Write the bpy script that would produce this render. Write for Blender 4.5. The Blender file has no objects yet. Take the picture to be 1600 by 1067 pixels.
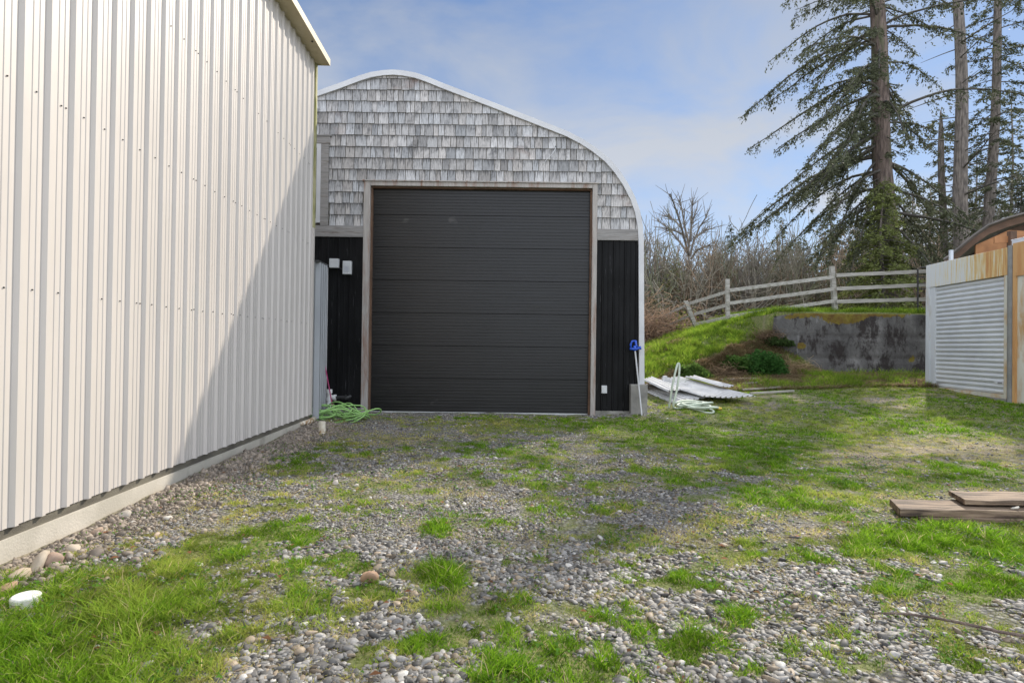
import bpy, bmesh, math, random
import numpy as np
from mathutils import Vector, Matrix
R = math.radians
random.seed(7)
rng = np.random.default_rng(11)
C = bpy.context.scene
col = C.collection

# ------------------------------------------------------------------ camera
EYE = 1.38; FPX = 885.0; PITCH = R(0.5); ROLL = R(0.72)
cam = bpy.data.cameras.new('camera'); camo = bpy.data.objects.new('camera', cam); col.objects.link(camo)
cam.sensor_width = 36; cam.lens = FPX/1600*36; cam.clip_end = 3000; cam.clip_start = .05
r0 = np.array([1., 0, 0]); u0 = np.array([0, -math.sin(PITCH), math.cos(PITCH)]); f0 = np.array([0, math.cos(PITCH), math.sin(PITCH)])
cr = r0*math.cos(ROLL)+u0*math.sin(ROLL); cu = u0*math.cos(ROLL)-r0*math.sin(ROLL)
M = Matrix((( cr[0], cu[0], -f0[0], 0), (cr[1], cu[1], -f0[1], 0), (cr[2], cu[2], -f0[2], EYE), (0, 0, 0, 1)))
camo.matrix_world = M
C.camera = camo

# ------------------------------------------------------------------ sky and sun
SAZ, SEL = R(36), R(36.5)
w = bpy.data.worlds.new("World"); C.world = w; w.use_nodes = True
nt = w.node_tree; nt.nodes.clear()
sky = nt.nodes.new('ShaderNodeTexSky'); sky.sky_type = 'NISHITA'; sky.sun_disc = False
sky.sun_elevation = SEL; sky.sun_rotation = SAZ; sky.air_density = 1.0; sky.dust_density = 0.15; sky.ozone_density = 1.6
tc = nt.nodes.new('ShaderNodeTexCoord'); mp = nt.nodes.new('ShaderNodeMapping'); mp.inputs['Scale'].default_value = (1, 1, 2.6)
mp.inputs['Rotation'].default_value = (0, R(14), R(20))
nz = nt.nodes.new('ShaderNodeTexNoise'); nz.inputs['Scale'].default_value = 2.3; nz.inputs['Detail'].default_value = 7; nz.inputs['Roughness'].default_value = .52; nz.inputs['Distortion'].default_value = .35
cr1 = nt.nodes.new('ShaderNodeValToRGB'); cr1.color_ramp.elements[0].position = .44; cr1.color_ramp.elements[1].position = .66
cr1.color_ramp.elements[0].color = (.04,)*3+(1,); cr1.color_ramp.elements[1].color = (.80,)*3+(1,)
sep = nt.nodes.new('ShaderNodeSeparateXYZ'); mr = nt.nodes.new('ShaderNodeMapRange')
mr.inputs['From Min'].default_value = .62; mr.inputs['From Max'].default_value = .0; mr.inputs['To Min'].default_value = 0.0; mr.inputs['To Max'].default_value = .70
mx0 = nt.nodes.new('ShaderNodeMath'); mx0.operation = 'ADD'; mx0.use_clamp = True
mix = nt.nodes.new('ShaderNodeMixRGB'); mix.inputs['Color2'].default_value = (3.9, 4.3, 5.1, 1)
bk = nt.nodes.new('ShaderNodeMapRange'); bk.inputs['From Min'].default_value = .62; bk.inputs['From Max'].default_value = -.35; bk.inputs['To Min'].default_value = .80; bk.inputs['To Max'].default_value = 3.0  # cloud brightness raised outside the view, added as fill light for shaded faces
bm_ = nt.nodes.new('ShaderNodeMapRange'); bm_.inputs['From Min'].default_value = .6; bm_.inputs['From Max'].default_value = .1; bm_.inputs['To Max'].default_value = .75  # extra cloud added outside the view, keeps that fill neutral white
ad2 = nt.nodes.new('ShaderNodeMath'); ad2.operation = 'ADD'; ad2.use_clamp = True
tnt = nt.nodes.new('ShaderNodeMixRGB'); tnt.blend_type = 'MULTIPLY'; tnt.inputs[0].default_value = 1; tnt.inputs[2].default_value = (.55, .70, .86, 1)
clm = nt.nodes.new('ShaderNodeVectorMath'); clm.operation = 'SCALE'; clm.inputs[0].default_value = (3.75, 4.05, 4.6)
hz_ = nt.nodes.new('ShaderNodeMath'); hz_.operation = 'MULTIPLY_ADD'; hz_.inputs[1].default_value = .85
bg = nt.nodes.new('ShaderNodeBackground'); bg.inputs['Strength'].default_value = 0.10
out = nt.nodes.new('ShaderNodeOutputWorld')
L = nt.links.new
L(tc.outputs['Generated'], mp.inputs['Vector']); L(mp.outputs[0], nz.inputs['Vector']); L(nz.outputs[0], cr1.inputs[0])
L(tc.outputs['Generated'], sep.inputs[0]); L(sep.outputs['Z'], mr.inputs['Value'])
L(cr1.outputs[0], mx0.inputs[0]); L(mr.outputs[0], mx0.inputs[1])
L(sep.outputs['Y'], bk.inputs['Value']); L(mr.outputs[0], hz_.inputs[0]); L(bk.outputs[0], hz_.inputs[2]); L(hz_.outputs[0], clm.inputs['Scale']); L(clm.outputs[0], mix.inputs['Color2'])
L(sep.outputs['Y'], bm_.inputs['Value']); L(mx0.outputs[0], ad2.inputs[0]); L(bm_.outputs[0], ad2.inputs[1]); L(ad2.outputs[0], mix.inputs['Fac'])
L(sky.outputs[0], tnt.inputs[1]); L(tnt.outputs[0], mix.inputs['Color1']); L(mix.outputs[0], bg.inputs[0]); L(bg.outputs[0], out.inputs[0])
sun = bpy.data.lights.new('sun', 'SUN'); sun.energy = 4.1; sun.angle = R(0.8); sun.color = (1, .91, .78)
suno = bpy.data.objects.new('sun', sun); col.objects.link(suno)
sd = Vector((math.sin(SAZ)*math.cos(SEL), math.cos(SAZ)*math.cos(SEL), math.sin(SEL)))
suno.rotation_euler = sd.to_track_quat('Z', 'Y').to_euler(); suno.location = (20, 20, 40)
C.view_settings.view_transform = 'Standard'; C.view_settings.look = 'None'; C.view_settings.exposure = 0.53; C.view_settings.gamma = 1
C.view_settings.use_curve_mapping = False

# ------------------------------------------------------------------ pixel <-> world helpers (photo is 1600 x 1067)
def P(px, py, Y):
    d = cr*((px-800)/FPX)+cu*((533.5-py)/FPX)+f0
    return Vector((0, 0, EYE))+Vector(d*(Y/d[1]))
def proj(x, y, z):
    v = np.stack([x, y, z-EYE], -1); dz = v@f0; dz = np.where(dz < .2, .2, dz)
    return 800+FPX*(v@cr)/dz, 533.5-FPX*(v@cu)/dz

# ------------------------------------------------------------------ noise
_T = np.random.default_rng(5).random((256, 256))
def vnoise(x, y):
    xi = np.floor(x).astype(int); yi = np.floor(y).astype(int); fx = x-xi; fy = y-yi
    fx = fx*fx*(3-2*fx); fy = fy*fy*(3-2*fy)
    a = _T[xi & 255, yi & 255]; b = _T[(xi+1) & 255, yi & 255]; c = _T[xi & 255, (yi+1) & 255]; d = _T[(xi+1) & 255, (yi+1) & 255]
    return (a*(1-fx)+b*fx)*(1-fy)+(c*(1-fx)+d*fx)*fy
def fbm(x, y, s=1., o=4):
    t = 0; a = .5; n = 0
    for i in range(o):
        t = t+a*vnoise(x*s+17.3*i, y*s+9.1*i); n += a; a *= .5; s *= 2.07
    return t/n
def ss(v, a, b):
    t = np.clip((v-a)/(b-a), 0, 1); return t*t*(3-2*t)

# ------------------------------------------------------------------ terrain
def H(x, y):
    x = np.asarray(x, float); y = np.asarray(y, float)
    A = np.minimum(.112*np.maximum(0, y-10.6), .62)*ss(x, 1.2, 3.2)
    Rr = .34*ss(x, 4, 9.5)*ss(y, 5, 11.5)
    base = A+(1-A/.62*.8)*Rr
    zt = np.clip(1.18+.335*(x-4), .8, 2.55)
    zt = zt*(1-ss(y, 30, 60)*.5)
    yt = 15.2+np.clip(x-3.7, -1.5, 6)*.27+.35*(fbm(x, y, .9, 2)-.5)
    tb = np.clip((y-yt)/2.2, 0, 1); tb = tb**.62; tb = tb*(1-ss(x, 7.9, 9.5)*(y < 17.12))
    ws = np.where(x > 7.75, ss(y, 17.10, 17.2), 0)
    t = np.maximum(tb, ws)*ss(x, 2.0, 3.2)
    h = base+(zt-base)*t
    h = h+.05*(fbm(x, y, .8, 3)-.5)+.03*(fbm(x, y, 4., 3)-.5)
    h = h+.28*np.clip(t*(1-t)*4, 0, 1)*(fbm(x+5, y, 2.2, 4)-.5)+.10*(t > .9)*(x < 7.6)*(fbm(x, y+3, 1.6, 3)-.5)
    # low shoulder of earth and stones piled along the left foundation
    h = h+.05*np.exp(-((x+2.95+.034*y)/.35)**2)*ss(y, 3.5, 7)*(1-ss(y, 10.5, 11.3))
    # hollow wheel tracks
    h = h-.03*np.exp(-((x-1.0)/.35)**2)*ss(y, 2, 4)*(1-ss(y, 9, 11))
    return h
def Hs(x, y): return float(H(np.array([x]), np.array([y]))[0])
def G(px, py, dz=0.):
    Y = 6.
    lo, hi = 1.2, 60.
    for i in range(60):
        Y = (lo+hi)/2; p = P(px, py, Y)
        if p.z < Hs(p.x, p.y)+dz: hi = Y
        else: lo = Y
    p = P(px, py, lo); return Vector((p.x, p.y, Hs(p.x, p.y)))

def blobs(px, py, L):
    m = np.zeros_like(px)
    for (cx, cy, rx, ry, wt) in L:
        d = ((px-cx)/rx)**2+((py-cy)/ry)**2
        m = np.maximum(m, wt*np.exp(-d**1.5*.7))
    return m
GR = [(60,1010,260,100,1.), (240,925,160,62,1.), (350,885,130,50,.95), (430,825,80,32,.7), (470,955,60,32,.7), (545,885,50,20,.6), (120,1080,200,60,1), (400,960,110,50,.6),
      (676,830,20,13,.7), (686,905,36,22,.75), (600,925,50,18,.7), (740,955,110,34,.42), (800,1055,80,26,.6), (930,1045,60,22,.55), (960,965,40,24,.5), (1088,1010,36,30,.7), (600,870,30,12,.6),
      (730,1000,80,24,.45), (980,795,80,18,.6), (900,760,90,18,.35), (760,815,40,14,.5),
      (690,665,110,10,.45), (830,662,120,12,.85), (960,668,110,16,1.), (1060,672,120,26,.95), (900,690,70,14,.5), (760,700,70,12,.4), (470,730,50,20,.6), (410,790,70,14,.6), (520,700,40,12,.5),
      (1280,660,260,34,1.), (1520,650,190,36,1.), (1180,712,110,34,.95), (1260,765,110,44,.95), (1190,680,180,18,.8), (1500,745,190,24,.55), (1440,845,190,26,1.), (1570,845,110,30,1.), (1310,880,90,22,.5),
      (1560,905,80,28,.85), (1425,915,70,18,.8), (1150,790,90,30,.5), (1160,860,60,18,.45), (1560,1030,70,26,.6), (1270,925,40,14,.4), (1180,965,50,20,.5), (1340,1045,40,18,.5),
      (1120,660,180,14,.8), (1330,610,200,14,.8), (1100,580,150,60,.9), (1040,620,60,30,.8), (1290,800,60,24,.7), (1400,780,60,30,.6), (1060,850,70,20,.4), (820,740,60,14,.4), (640,790,50,14,.35), (950,790,420,120,.30), (620,760,200,60,.27), (1000,1000,500,60,.22), (540,800,70,14,.5), (860,700,160,14,.5), (1020,800,120,26,.42), (700,740,60,12,.4),
      (870,840,70,12,.45), (780,880,60,14,.42), (560,720,60,12,.4), (1100,745,60,22,.6), (990,740,90,14,.45), (1080,920,50,14,.4), (900,905,60,14,.4), (1210,1010,70,16,.4), (1480,1000,90,14,.4)]
DR = [(1370,712,110,13,1.), (1560,695,110,16,.9), (1190,640,110,15,1.), (1150,655,90,12,.7), (1480,700,90,10,.6), (1320,730,70,14,.7), (1120,830,110,28,.6), (1300,845,90,18,.7), (1200,800,60,18,.5), (610,690,90,14,.45), (740,780,70,20,.35),
      (1230,945,50,16,.8), (1440,945,40,14,.7), (1350,590,130,9,.9), (1000,720,110,18,.35), (640,850,40,14,.4), (1400,870,80,14,.45), (990,870,70,20,.35)]
def masks(x, y):
    """grass density, dry-earth amount, gravel amount at ground points"""
    px, py = proj(x, y, H(x, y))
    n1 = fbm(x+3, y, 1.5, 4); n2 = fbm(x-7, y+4, 5., 3)
    off = (px < -150) | (px > 1750) | (py > 1150) | (y < 1.3)
    g = blobs(px+(n1-.5)*90, py+(n2-.5)*22, GR)
    g = np.where(off, np.where(x < 0, ss(n1, .4, .6), ss(n1, .45, .6)*.7), g)
    g = np.where(y > 14, np.maximum(g, .8), g)
    d = blobs(px+(n2-.5)*60, py+(n1-.5)*16, DR)
    wall = (x+3.0+.034*y); wd = np.exp(-(np.maximum(wall-.15, 0)/.38)**2)*(y < 10)*(wall < 1.5)
    d = np.maximum(d, wd*.9); g = g*(1-.8*wd)
    rg = ss(px, 1180, 1420)*(1-ss(py, 830, 900))            # lawn on the right: no gravel
    n4 = fbm(x+77, y+5, 11., 2)
    g = np.clip(g*1.02+(n1-.5)*.9+(n2-.5)*1.1+(n4-.5)*.9-.01, 0, 1)
    n3 = fbm(x*.7+31, y-11, 2.6, 3)
    d = np.clip(d+(n2-.5)*.5+rg*.35+.5*ss(n3, .46, .62), 0, 1)*(1-.5*g)
    gv = np.clip(1-ss(g, .25, .62)-d*.85, 0, 1)*(1-.92*rg)
    gv = np.where(y > 12.2, 0, gv)
    return g, d, gv

# ------------------------------------------------------------------ mesh helpers
def link(o, parent=None):
    col.objects.link(o)
    if parent: o.parent = parent; o.matrix_parent_inverse = Matrix.Translation(parent.location).inverted() if parent.parent is None else Matrix.Identity(4)
    return o
def npmesh(name, v, f, mat, parent=None, colr=None, smooth=False):
    """v (n,3), f (m,k) arrays or a list of such arrays -> ONE mesh object"""
    me = bpy.data.meshes.new(name); fs = f if isinstance(f, list) else [f]
    v = np.asarray(v, np.float32); me.vertices.add(len(v))
    if parent is not None:
        org = np.array(parent.location, np.float32); par = parent.parent
        while par is not None: org = org+np.array(par.location, np.float32); par = par.parent
        v = v-org
    me.vertices.foreach_set('co', v.ravel())
    idx = np.concatenate([a.ravel() for a in fs]).astype(np.int32); tot = np.concatenate([np.full(len(a), a.shape[1]) for a in fs]).astype(np.int32)
    st = np.concatenate([[0], np.cumsum(tot)[:-1]]).astype(np.int32)
    me.loops.add(len(idx)); me.loops.foreach_set('vertex_index', idx)
    me.polygons.add(len(tot)); me.polygons.foreach_set('loop_start', st); me.polygons.foreach_set('loop_total', tot)
    if smooth: me.polygons.foreach_set('use_smooth', np.ones(len(tot), bool))
    me.update(calc_edges=True)
    if colr is not None:
        a = me.attributes.new('Col', 'FLOAT_COLOR', 'POINT'); cc = np.ones((len(v), 4), np.float32); cc[:, :3] = colr; a.data.foreach_set('color', cc.ravel())
    me.materials.append(mat)
    o = bpy.data.objects.new(name, me); col.objects.link(o)
    if parent is not None: o.parent = parent
    return o
class MB:
    def __init__(s): s.v = []; s.f = []; s.c = []; s.n = 0; s.cur = (1, 1, 1)
    def add(s, v, f, c=None):
        v = [tuple(p) for p in v]; s.v += v; s.f += [tuple(i+s.n for i in q) for q in f]; s.c += [c or s.cur]*len(v); s.n += len(v)
    def box(s, a, b, c=None):
        x0, y0, z0 = a; x1, y1, z1 = b
        s.add([(x0,y0,z0),(x1,y0,z0),(x1,y1,z0),(x0,y1,z0),(x0,y0,z1),(x1,y0,z1),(x1,y1,z1),(x0,y1,z1)],
              [(0,3,2,1),(4,5,6,7),(0,1,5,4),(1,2,6,5),(2,3,7,6),(3,0,4,7)], c)
    def obox(s, o, ex, ey, ez, c=None):
        """box spanned by three vectors from corner o"""
        o, ex, ey, ez = Vector(o), Vector(ex), Vector(ey), Vector(ez)
        if ex.cross(ey).dot(ez) < 0: ex, ey = ey, ex
        v = [o, o+ex, o+ex+ey, o+ey]; v += [p+ez for p in v]
        s.add(v, [(0,3,2,1),(4,5,6,7),(0,1,5,4),(1,2,6,5),(2,3,7,6),(3,0,4,7)], c)
    def prism(s, pts, off, c=None):
        n = len(pts); off = Vector(off); v = [Vector(p) for p in pts]; v2 = [p+off for p in v]
        s.add(v+v2, [tuple(range(n-1, -1, -1)), tuple(range(n, 2*n))]+[(i, (i+1) % n, (i+1) % n+n, i+n) for i in range(n)], c)
    def tube(s, pts, rad, k=8, c=None, cap=True):
        pts = [Vector(p) for p in pts]; n = len(pts); rs = rad if isinstance(rad, (list, tuple)) else [rad]*n
        v = []; up = None
        for i, p in enumerate(pts):
            t = (pts[min(i+1, n-1)]-pts[max(i-1, 0)]).normalized()
            if up is None: up = t.orthogonal().normalized()
            else:
                up = (up-t*up.dot(t))
                up = up.normalized() if up.length > 1e-6 else t.orthogonal().normalized()
            q = t.cross(up)
            for j in range(k):
                a = 2*math.pi*j/k; v.append(p+(up*math.cos(a)+q*math.sin(a))*rs[i])
        f = [(i*k+j, i*k+(j+1) % k, (i+1)*k+(j+1) % k, (i+1)*k+j) for i in range(n-1) for j in range(k)]
        if cap: f += [tuple(range(k-1, -1, -1)), tuple(range((n-1)*k, n*k))]
        s.add(v, f, c)
    def build(s, name, mat, parent=None, bevel=0, smooth=False):
        me = bpy.data.meshes.new(name); org = Vector((0, 0, 0)); p = parent
        while p is not None: org += p.location; p = p.parent
        me.from_pydata([tuple(Vector(q)-org) for q in s.v], [], s.f)
        a = me.attributes.new('Col', 'FLOAT_COLOR', 'POINT'); cc = np.ones((len(s.v), 4), np.float32); cc[:, :3] = np.array(s.c); a.data.foreach_set('color', cc.ravel())
        me.materials.append(mat)
        if smooth: me.polygons.foreach_set('use_smooth', np.ones(len(me.polygons), bool))
        me.update()
        o = bpy.data.objects.new(name, me); col.objects.link(o)
        if parent is not None: o.parent = parent
        if bevel:
            m = o.modifiers.new('bevel', 'BEVEL'); m.width = bevel; m.segments = 2; m.limit_method = 'ANGLE'; m.angle_limit = R(40)
        return o
def thing(name, label, cat, loc=(0, 0, 0), group=None):
    o = bpy.data.objects.new(name, None); col.objects.link(o); o.location = loc; o.empty_display_size = .2
    o['label'] = label; o['category'] = cat
    if group: o['group'] = group
    return o
def tag(o, label=None, cat=None, group=None, kind=None):
    if label: o['label'] = label
    if cat: o['category'] = cat
    if group: o['group'] = group
    if kind: o['kind'] = kind
    return o

# ------------------------------------------------------------------ materials
def newmat(name):
    m = bpy.data.materials.new(name); m.use_nodes = True; n = m.node_tree
    return m, n, n.nodes['Principled BSDF'], n.links.new
def N(n, t, **k):
    x = n.nodes.new(t)
    for a, b in k.items():
        if a in x.inputs.keys() if hasattr(x.inputs, 'keys') else False: x.inputs[a].default_value = b
        else: setattr(x, a, b)
    return x
def noise_node(n, scale, stretch=(1, 1, 1), detail=5, rough=.55, dist=0.):
    t = n.nodes.new('ShaderNodeTexCoord'); m = n.nodes.new('ShaderNodeMapping'); m.inputs['Scale'].default_value = stretch
    z = n.nodes.new('ShaderNodeTexNoise'); z.inputs['Scale'].default_value = scale; z.inputs['Detail'].default_value = detail; z.inputs['Roughness'].default_value = rough; z.inputs['Distortion'].default_value = dist
    n.links.new(t.outputs['Object'], m.inputs[0]); n.links.new(m.outputs[0], z.inputs['Vector']); return z
def ramp(n, src, stops):
    r = n.nodes.new('ShaderNodeValToRGB'); e = r.color_ramp.elements
    while len(e) < len(stops): e.new(.5)
    for i, (p, c) in enumerate(stops):
        e[i].position = p; e[i].color = (c, c, c, 1) if isinstance(c, (int, float)) else (*c, 1)
    n.links.new(src, r.inputs[0]); return r
def mixc(n, fac, a, b, mode='MIX'):
    m = n.nodes.new('ShaderNodeMixRGB'); m.blend_type = mode
    for i, s in enumerate((fac, a, b)):
        if hasattr(s, 'is_linked') or hasattr(s, 'links'): n.links.new(s, m.inputs[i])
        elif i == 0: m.inputs[0].default_value = s
        else: m.inputs[i].default_value = (*s, 1) if isinstance(s, tuple) else (s, s, s, 1)
    return m
def bump(n, src, b, strength=.3, dist=.01):
    u = n.nodes.new('ShaderNodeBump'); u.inputs['Strength'].default_value = strength; u.inputs['Distance'].default_value = dist
    n.links.new(src, u.inputs['Height']); n.links.new(u.outputs[0], b.inputs['Normal']); return u
def surf(name, c1, c2, scale=3, stretch=(1, 1, 1), rough=.6, metal=0., bs=.2, bd=.004, c3=None, s3=1.2, t3=(.55, .7), use_col=False, fine=60, spec=.5, fstretch=None):
    """two-tone noise surface with an optional third stain colour and a fine bump"""
    m, n, b, l = newmat(name)
    z = noise_node(n, scale, stretch); r = ramp(n, z.outputs[0], [(.35, c1), (.65, c2)]); c = r.outputs[0]
    if c3:
        z3 = noise_node(n, s3, stretch, 6, .6, .3); r3 = ramp(n, z3.outputs[0], [(t3[0], 0.), (t3[1], 1.)]); c = mixc(n, r3.outputs[0], c, c3).outputs[0]
    if use_col:
        a = n.nodes.new('ShaderNodeAttribute'); a.attribute_name = 'Col'; c = mixc(n, 1., c, a.outputs['Color'], 'MULTIPLY').outputs[0]
    l(c, b.inputs['Base Color'])
    zf = noise_node(n, fine, fstretch or stretch, 4, .6); bump(n, zf.outputs[0], b, bs, bd)
    rr = ramp(n, zf.outputs[0], [(0, max(0, rough-.1)), (1, min(1, rough+.12))]); l(rr.outputs[0], b.inputs['Roughness'])
    b.inputs['Metallic'].default_value = metal; b.inputs['Specular IOR Level'].default_value = spec
    return m
MAT = {}
MAT['clad'] = surf('cream_metal', (.50,.462,.425), (.57,.525,.485), .6, (1,1,.5), .42, 0, .05, .002, (.50,.48,.44), .9, (.62,.82), fine=8)
MAT['sill'] = surf('old_sill', (.085,.075,.06), (.16,.145,.11), 3, (1,1,4), .85, 0, .6, .01)
MAT['conc_pale'] = surf('pale_concrete', (.40,.37,.31), (.52,.48,.41), 2.5, (1,1,1), .9, 0, .6, .006, (.22,.20,.16), 1.7, (.56,.72))
MAT['conc'] = surf('grey_concrete', (.19,.18,.165), (.30,.29,.26), 3, (1,1,1), .9, 0, .6, .008, (.10,.10,.08), 2, (.5,.7))
MAT['trimyel'] = surf('cream_trim', (.50,.43,.28), (.60,.53,.38), 3, (1,1,1), .5, 0, .1, .002, (.34,.28,.14), 3, (.55,.75))
MAT['algae'] = surf('algae_trim', (.30,.28,.12), (.46,.43,.26), 2, (6,6,1), .7, 0, .1, .002, (.17,.18,.04), 3, (.45,.6))
MAT['white'] = surf('white_trim', (.50,.50,.51), (.60,.60,.60), 2, (1,1,1), .45, 0, .08, .002, (.50,.50,.50), 2, (.55,.8))
MAT['galv'] = surf('galvanised', (.42,.44,.47), (.55,.57,.60), 2, (1,1,.4), .38, .55, .08, .002)
MAT['dark'] = surf('dark_inside', (.01,.01,.01), (.02,.02,.02), 2, rough=.9)
MAT['board'] = surf('grey_board', (.20,.19,.18), (.33,.315,.30), 2, (1,6,22), .85, 0, .5, .004, (.11,.085,.065), 2, (.55,.7), fine=12)
MAT['frame'] = surf('weathered_frame', (.31,.285,.26), (.42,.39,.36), 2, (10,10,1), .8, 0, .4, .003, (.22,.125,.085), 1.0, (.50,.68), fine=14)
MAT['rail'] = surf('grey_rail', (.27,.255,.22), (.42,.40,.355), 2.5, (1,8,8), .9, 0, .5, .004, (.16,.15,.10), 2, (.55,.7), fine=10)
MAT['plank'] = surf('old_plank', (.15,.10,.065), (.29,.21,.14), 3, (1,9,9), .8, 0, .8, .008, (.05,.032,.022), 2.2, (.47,.62), fine=16)
MAT['bark'] = surf('fir_bark', (.09,.075,.066), (.26,.22,.19), 5, (3,3,.5), .95, 0, 1, .05, fine=14)
MAT['bark_red'] = surf('red_fir_bark', (.085,.062,.053), (.24,.18,.15), 4, (3,3,.5), .95, 0, 1, .05, (.10,.12,.05), 1, (.55,.7), fine=10)
MAT['twig'] = surf('bare_twig', (.17,.15,.13), (.27,.24,.205), 3, rough=.95, use_col=True)
MAT['limb'] = surf('dead_limb', (.055,.048,.04), (.11,.10,.085), 3, rough=.95)
MAT['stone'] = surf('stone', (.28,.26,.24), (.40,.38,.355), 5, rough=.75, bs=.4, bd=.004, use_col=True, fine=30)
MAT['green_hose'] = surf('green_hose', (.24,.44,.12), (.30,.52,.17), 3, rough=.4, bs=.05)
MAT['pale_hose'] = surf('pale_hose', (.42,.48,.38), (.52,.58,.47), 3, rough=.45, bs=.05, c3=(.30,.33,.22), s3=4)
MAT['pvc'] = surf('white_pvc', (.66,.66,.64), (.76,.76,.74), 4, rough=.4, bs=.05, c3=(.42,.38,.28), s3=9, t3=(.55,.7))
MAT['stub'] = surf('stained_pipe', (.58,.52,.40), (.70,.65,.54), 8, rough=.6, bs=.1, c3=(.30,.17,.07), s3=9, t3=(.50,.62))
MAT['blackp'] = surf('black_plastic', (.015,.015,.015), (.03,.03,.03), 4, rough=.5)
MAT['greyp'] = surf('grey_plastic', (.45,.46,.46), (.55,.56,.56), 4, rough=.5)
MAT['greyp2'] = surf('old_grey_post', (.16,.16,.15), (.24,.24,.23), 4, rough=.5)
MAT['blue'] = surf('blue_plastic', (.012,.06,.42), (.02,.09,.52), 4, rough=.35)
MAT['magenta'] = surf('magenta_paint', (.30,.02,.10), (.38,.03,.14), 4, rough=.35)
MAT['brass'] = surf('brass', (.55,.40,.06), (.65,.48,.10), 4, rough=.35, metal=.6)
MAT['sheet'] = surf('white_sheet', (.56,.56,.56), (.70,.70,.70), 2, rough=.5, c3=(.33,.30,.26), s3=2.4, t3=(.58,.75))
MAT['iron'] = surf('black_iron', (.02,.02,.02), (.04,.035,.03), 4, rough=.6)
MAT['ochre_wood'] = surf('ochre_wood', (.30,.13,.05), (.46,.21,.08), 2, (1,8,1), .7, 0, .3, .003)
MAT['rafter'] = surf('dark_rafter', (.09,.05,.03), (.15,.085,.05), 3, (1,1,1), .8)
MAT['roofm'] = surf('dark_roof', (.10,.09,.08), (.17,.15,.14), 2, rough=.6)
MAT['hill'] = surf('hill', (.06,.075,.08), (.09,.105,.11), .05, rough=1)
def colmat(name, rough=.6, trans=0., spec=.3, tint=None, bs=0):
    m, n, b, l = newmat(name); a = n.nodes.new('ShaderNodeAttribute'); a.attribute_name = 'Col'
    l(a.outputs['Color'], b.inputs['Base Color']); b.inputs['Roughness'].default_value = rough; b.inputs['Specular IOR Level'].default_value = spec
    if bs:
        z = noise_node(n, 60, (1,1,1), 4, .6); bump(n, z.outputs[0], b, bs, .003)
        r = ramp(n, z.outputs[0], [(.3, .72), (.7, 1.2)]); mm = mixc(n, 1., a.outputs['Color'], r.outputs[0], 'MULTIPLY'); l(mm.outputs[0], b.inputs['Base Color'])
    if trans:
        t = n.nodes.new('ShaderNodeBsdfTranslucent'); mx = n.nodes.new('ShaderNodeMixShader'); mx.inputs[0].default_value = trans
        l(a.outputs['Color'], t.inputs[0]); l(b.outputs[0], mx.inputs[1]); l(t.outputs[0], mx.inputs[2]); l(mx.outputs[0], n.nodes['Material Output'].inputs[0])
    return m
MAT['grass'] = colmat('grass_blade', .75, .56, .08)
MAT['needle'] = colmat('needles', .65, .30, .2)
MAT['pebble'] = colmat('pebble', .62, 0, .4, bs=.35)

def ground_mat():
    m, n, b, l = newmat('ground_mix')
    a = n.nodes.new('ShaderNodeAttribute'); a.attribute_name = 'Col'; s = n.nodes.new('ShaderNodeSeparateColor'); l(a.outputs['Color'], s.inputs[0])
    t = n.nodes.new('ShaderNodeTexCoord')
    vo = n.nodes.new('ShaderNodeTexVoronoi'); vo.inputs['Scale'].default_value = 34; vo.inputs['Randomness'].default_value = 1; l(t.outputs['Object'], vo.inputs['Vector'])
    vb = ramp(n, vo.outputs['Color'], [(.1, (.11,.105,.10)), (.5, (.22,.21,.195)), (.9, (.42,.40,.37))])
    ed = ramp(n, vo.outputs['Distance'], [(.25, 1.), (.75, .25)])
    gcol = mixc(n, 1., vb.outputs[0], ed.outputs[0], 'MULTIPLY')
    zd = noise_node(n, 9, (1,1,1), 8, .65); dirt = ramp(n, zd.outputs[0], [(.3, (.13,.10,.065)), (.5, (.25,.205,.13)), (.72, (.40,.34,.24))])
    zg = noise_node(n, 14, (1,1,1), 7, .7); soil = ramp(n, zg.outputs[0], [(.3, (.06,.075,.02)), (.5, (.13,.15,.04)), (.7, (.24,.21,.09))])
    c = mixc(n, s.outputs[1], gcol.outputs[0], dirt.outputs[0]); c2 = mixc(n, s.outputs[0], c.outputs[0], soil.outputs[0])
    l(c2.outputs[0], b.inputs['Base Color']); b.inputs['Roughness'].default_value = .95
    add = n.nodes.new('ShaderNodeMath'); add.operation = 'SUBTRACT'; l(zd.outputs[0], add.inputs[0]); l(vo.outputs['Distance'], add.inputs[1])
    bump(n, add.outputs[0], b, .9, .02)
    return m
MAT['ground'] = ground_mat()

# ------------------------------------------------------------------ ground sheet
xs = np.concatenate([-np.geomspace(600, 6, 30), np.arange(-5.5, 14, .055), np.geomspace(14.2, 700, 32)])
ys = np.concatenate([np.linspace(-60, -2, 14), np.arange(-1.5, 1.6, .3), np.arange(1.7, 18.6, .055), np.geomspace(18.8, 1500, 44)])
X, Y = np.meshgrid(xs, ys, indexing='ij'); Xf, Yf = X.ravel(), Y.ravel()
Z = H(Xf, Yf); g, d, gv = masks(Xf, Yf)
nx, ny = len(xs), len(ys); I = np.arange(nx*ny).reshape(nx, ny)
F = np.stack([I[:-1, :-1], I[1:, :-1], I[1:, 1:], I[:-1, 1:]], -1).reshape(-1, 4)
gs = ss(g+.35*ss(fbm(Xf-20, Yf+8, 3.4, 3), .40, .56), .15, .8); bank = ss(Yf, 12, 13.5)
ground = npmesh('ground', np.stack([Xf, Yf, Z], -1), F, MAT['ground'], colr=np.stack([np.maximum(gs, 0), np.maximum(np.clip(1-gv-gs, 0, 1), bank*.9), gv], -1), smooth=True)
tag(ground, kind='structure')

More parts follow.
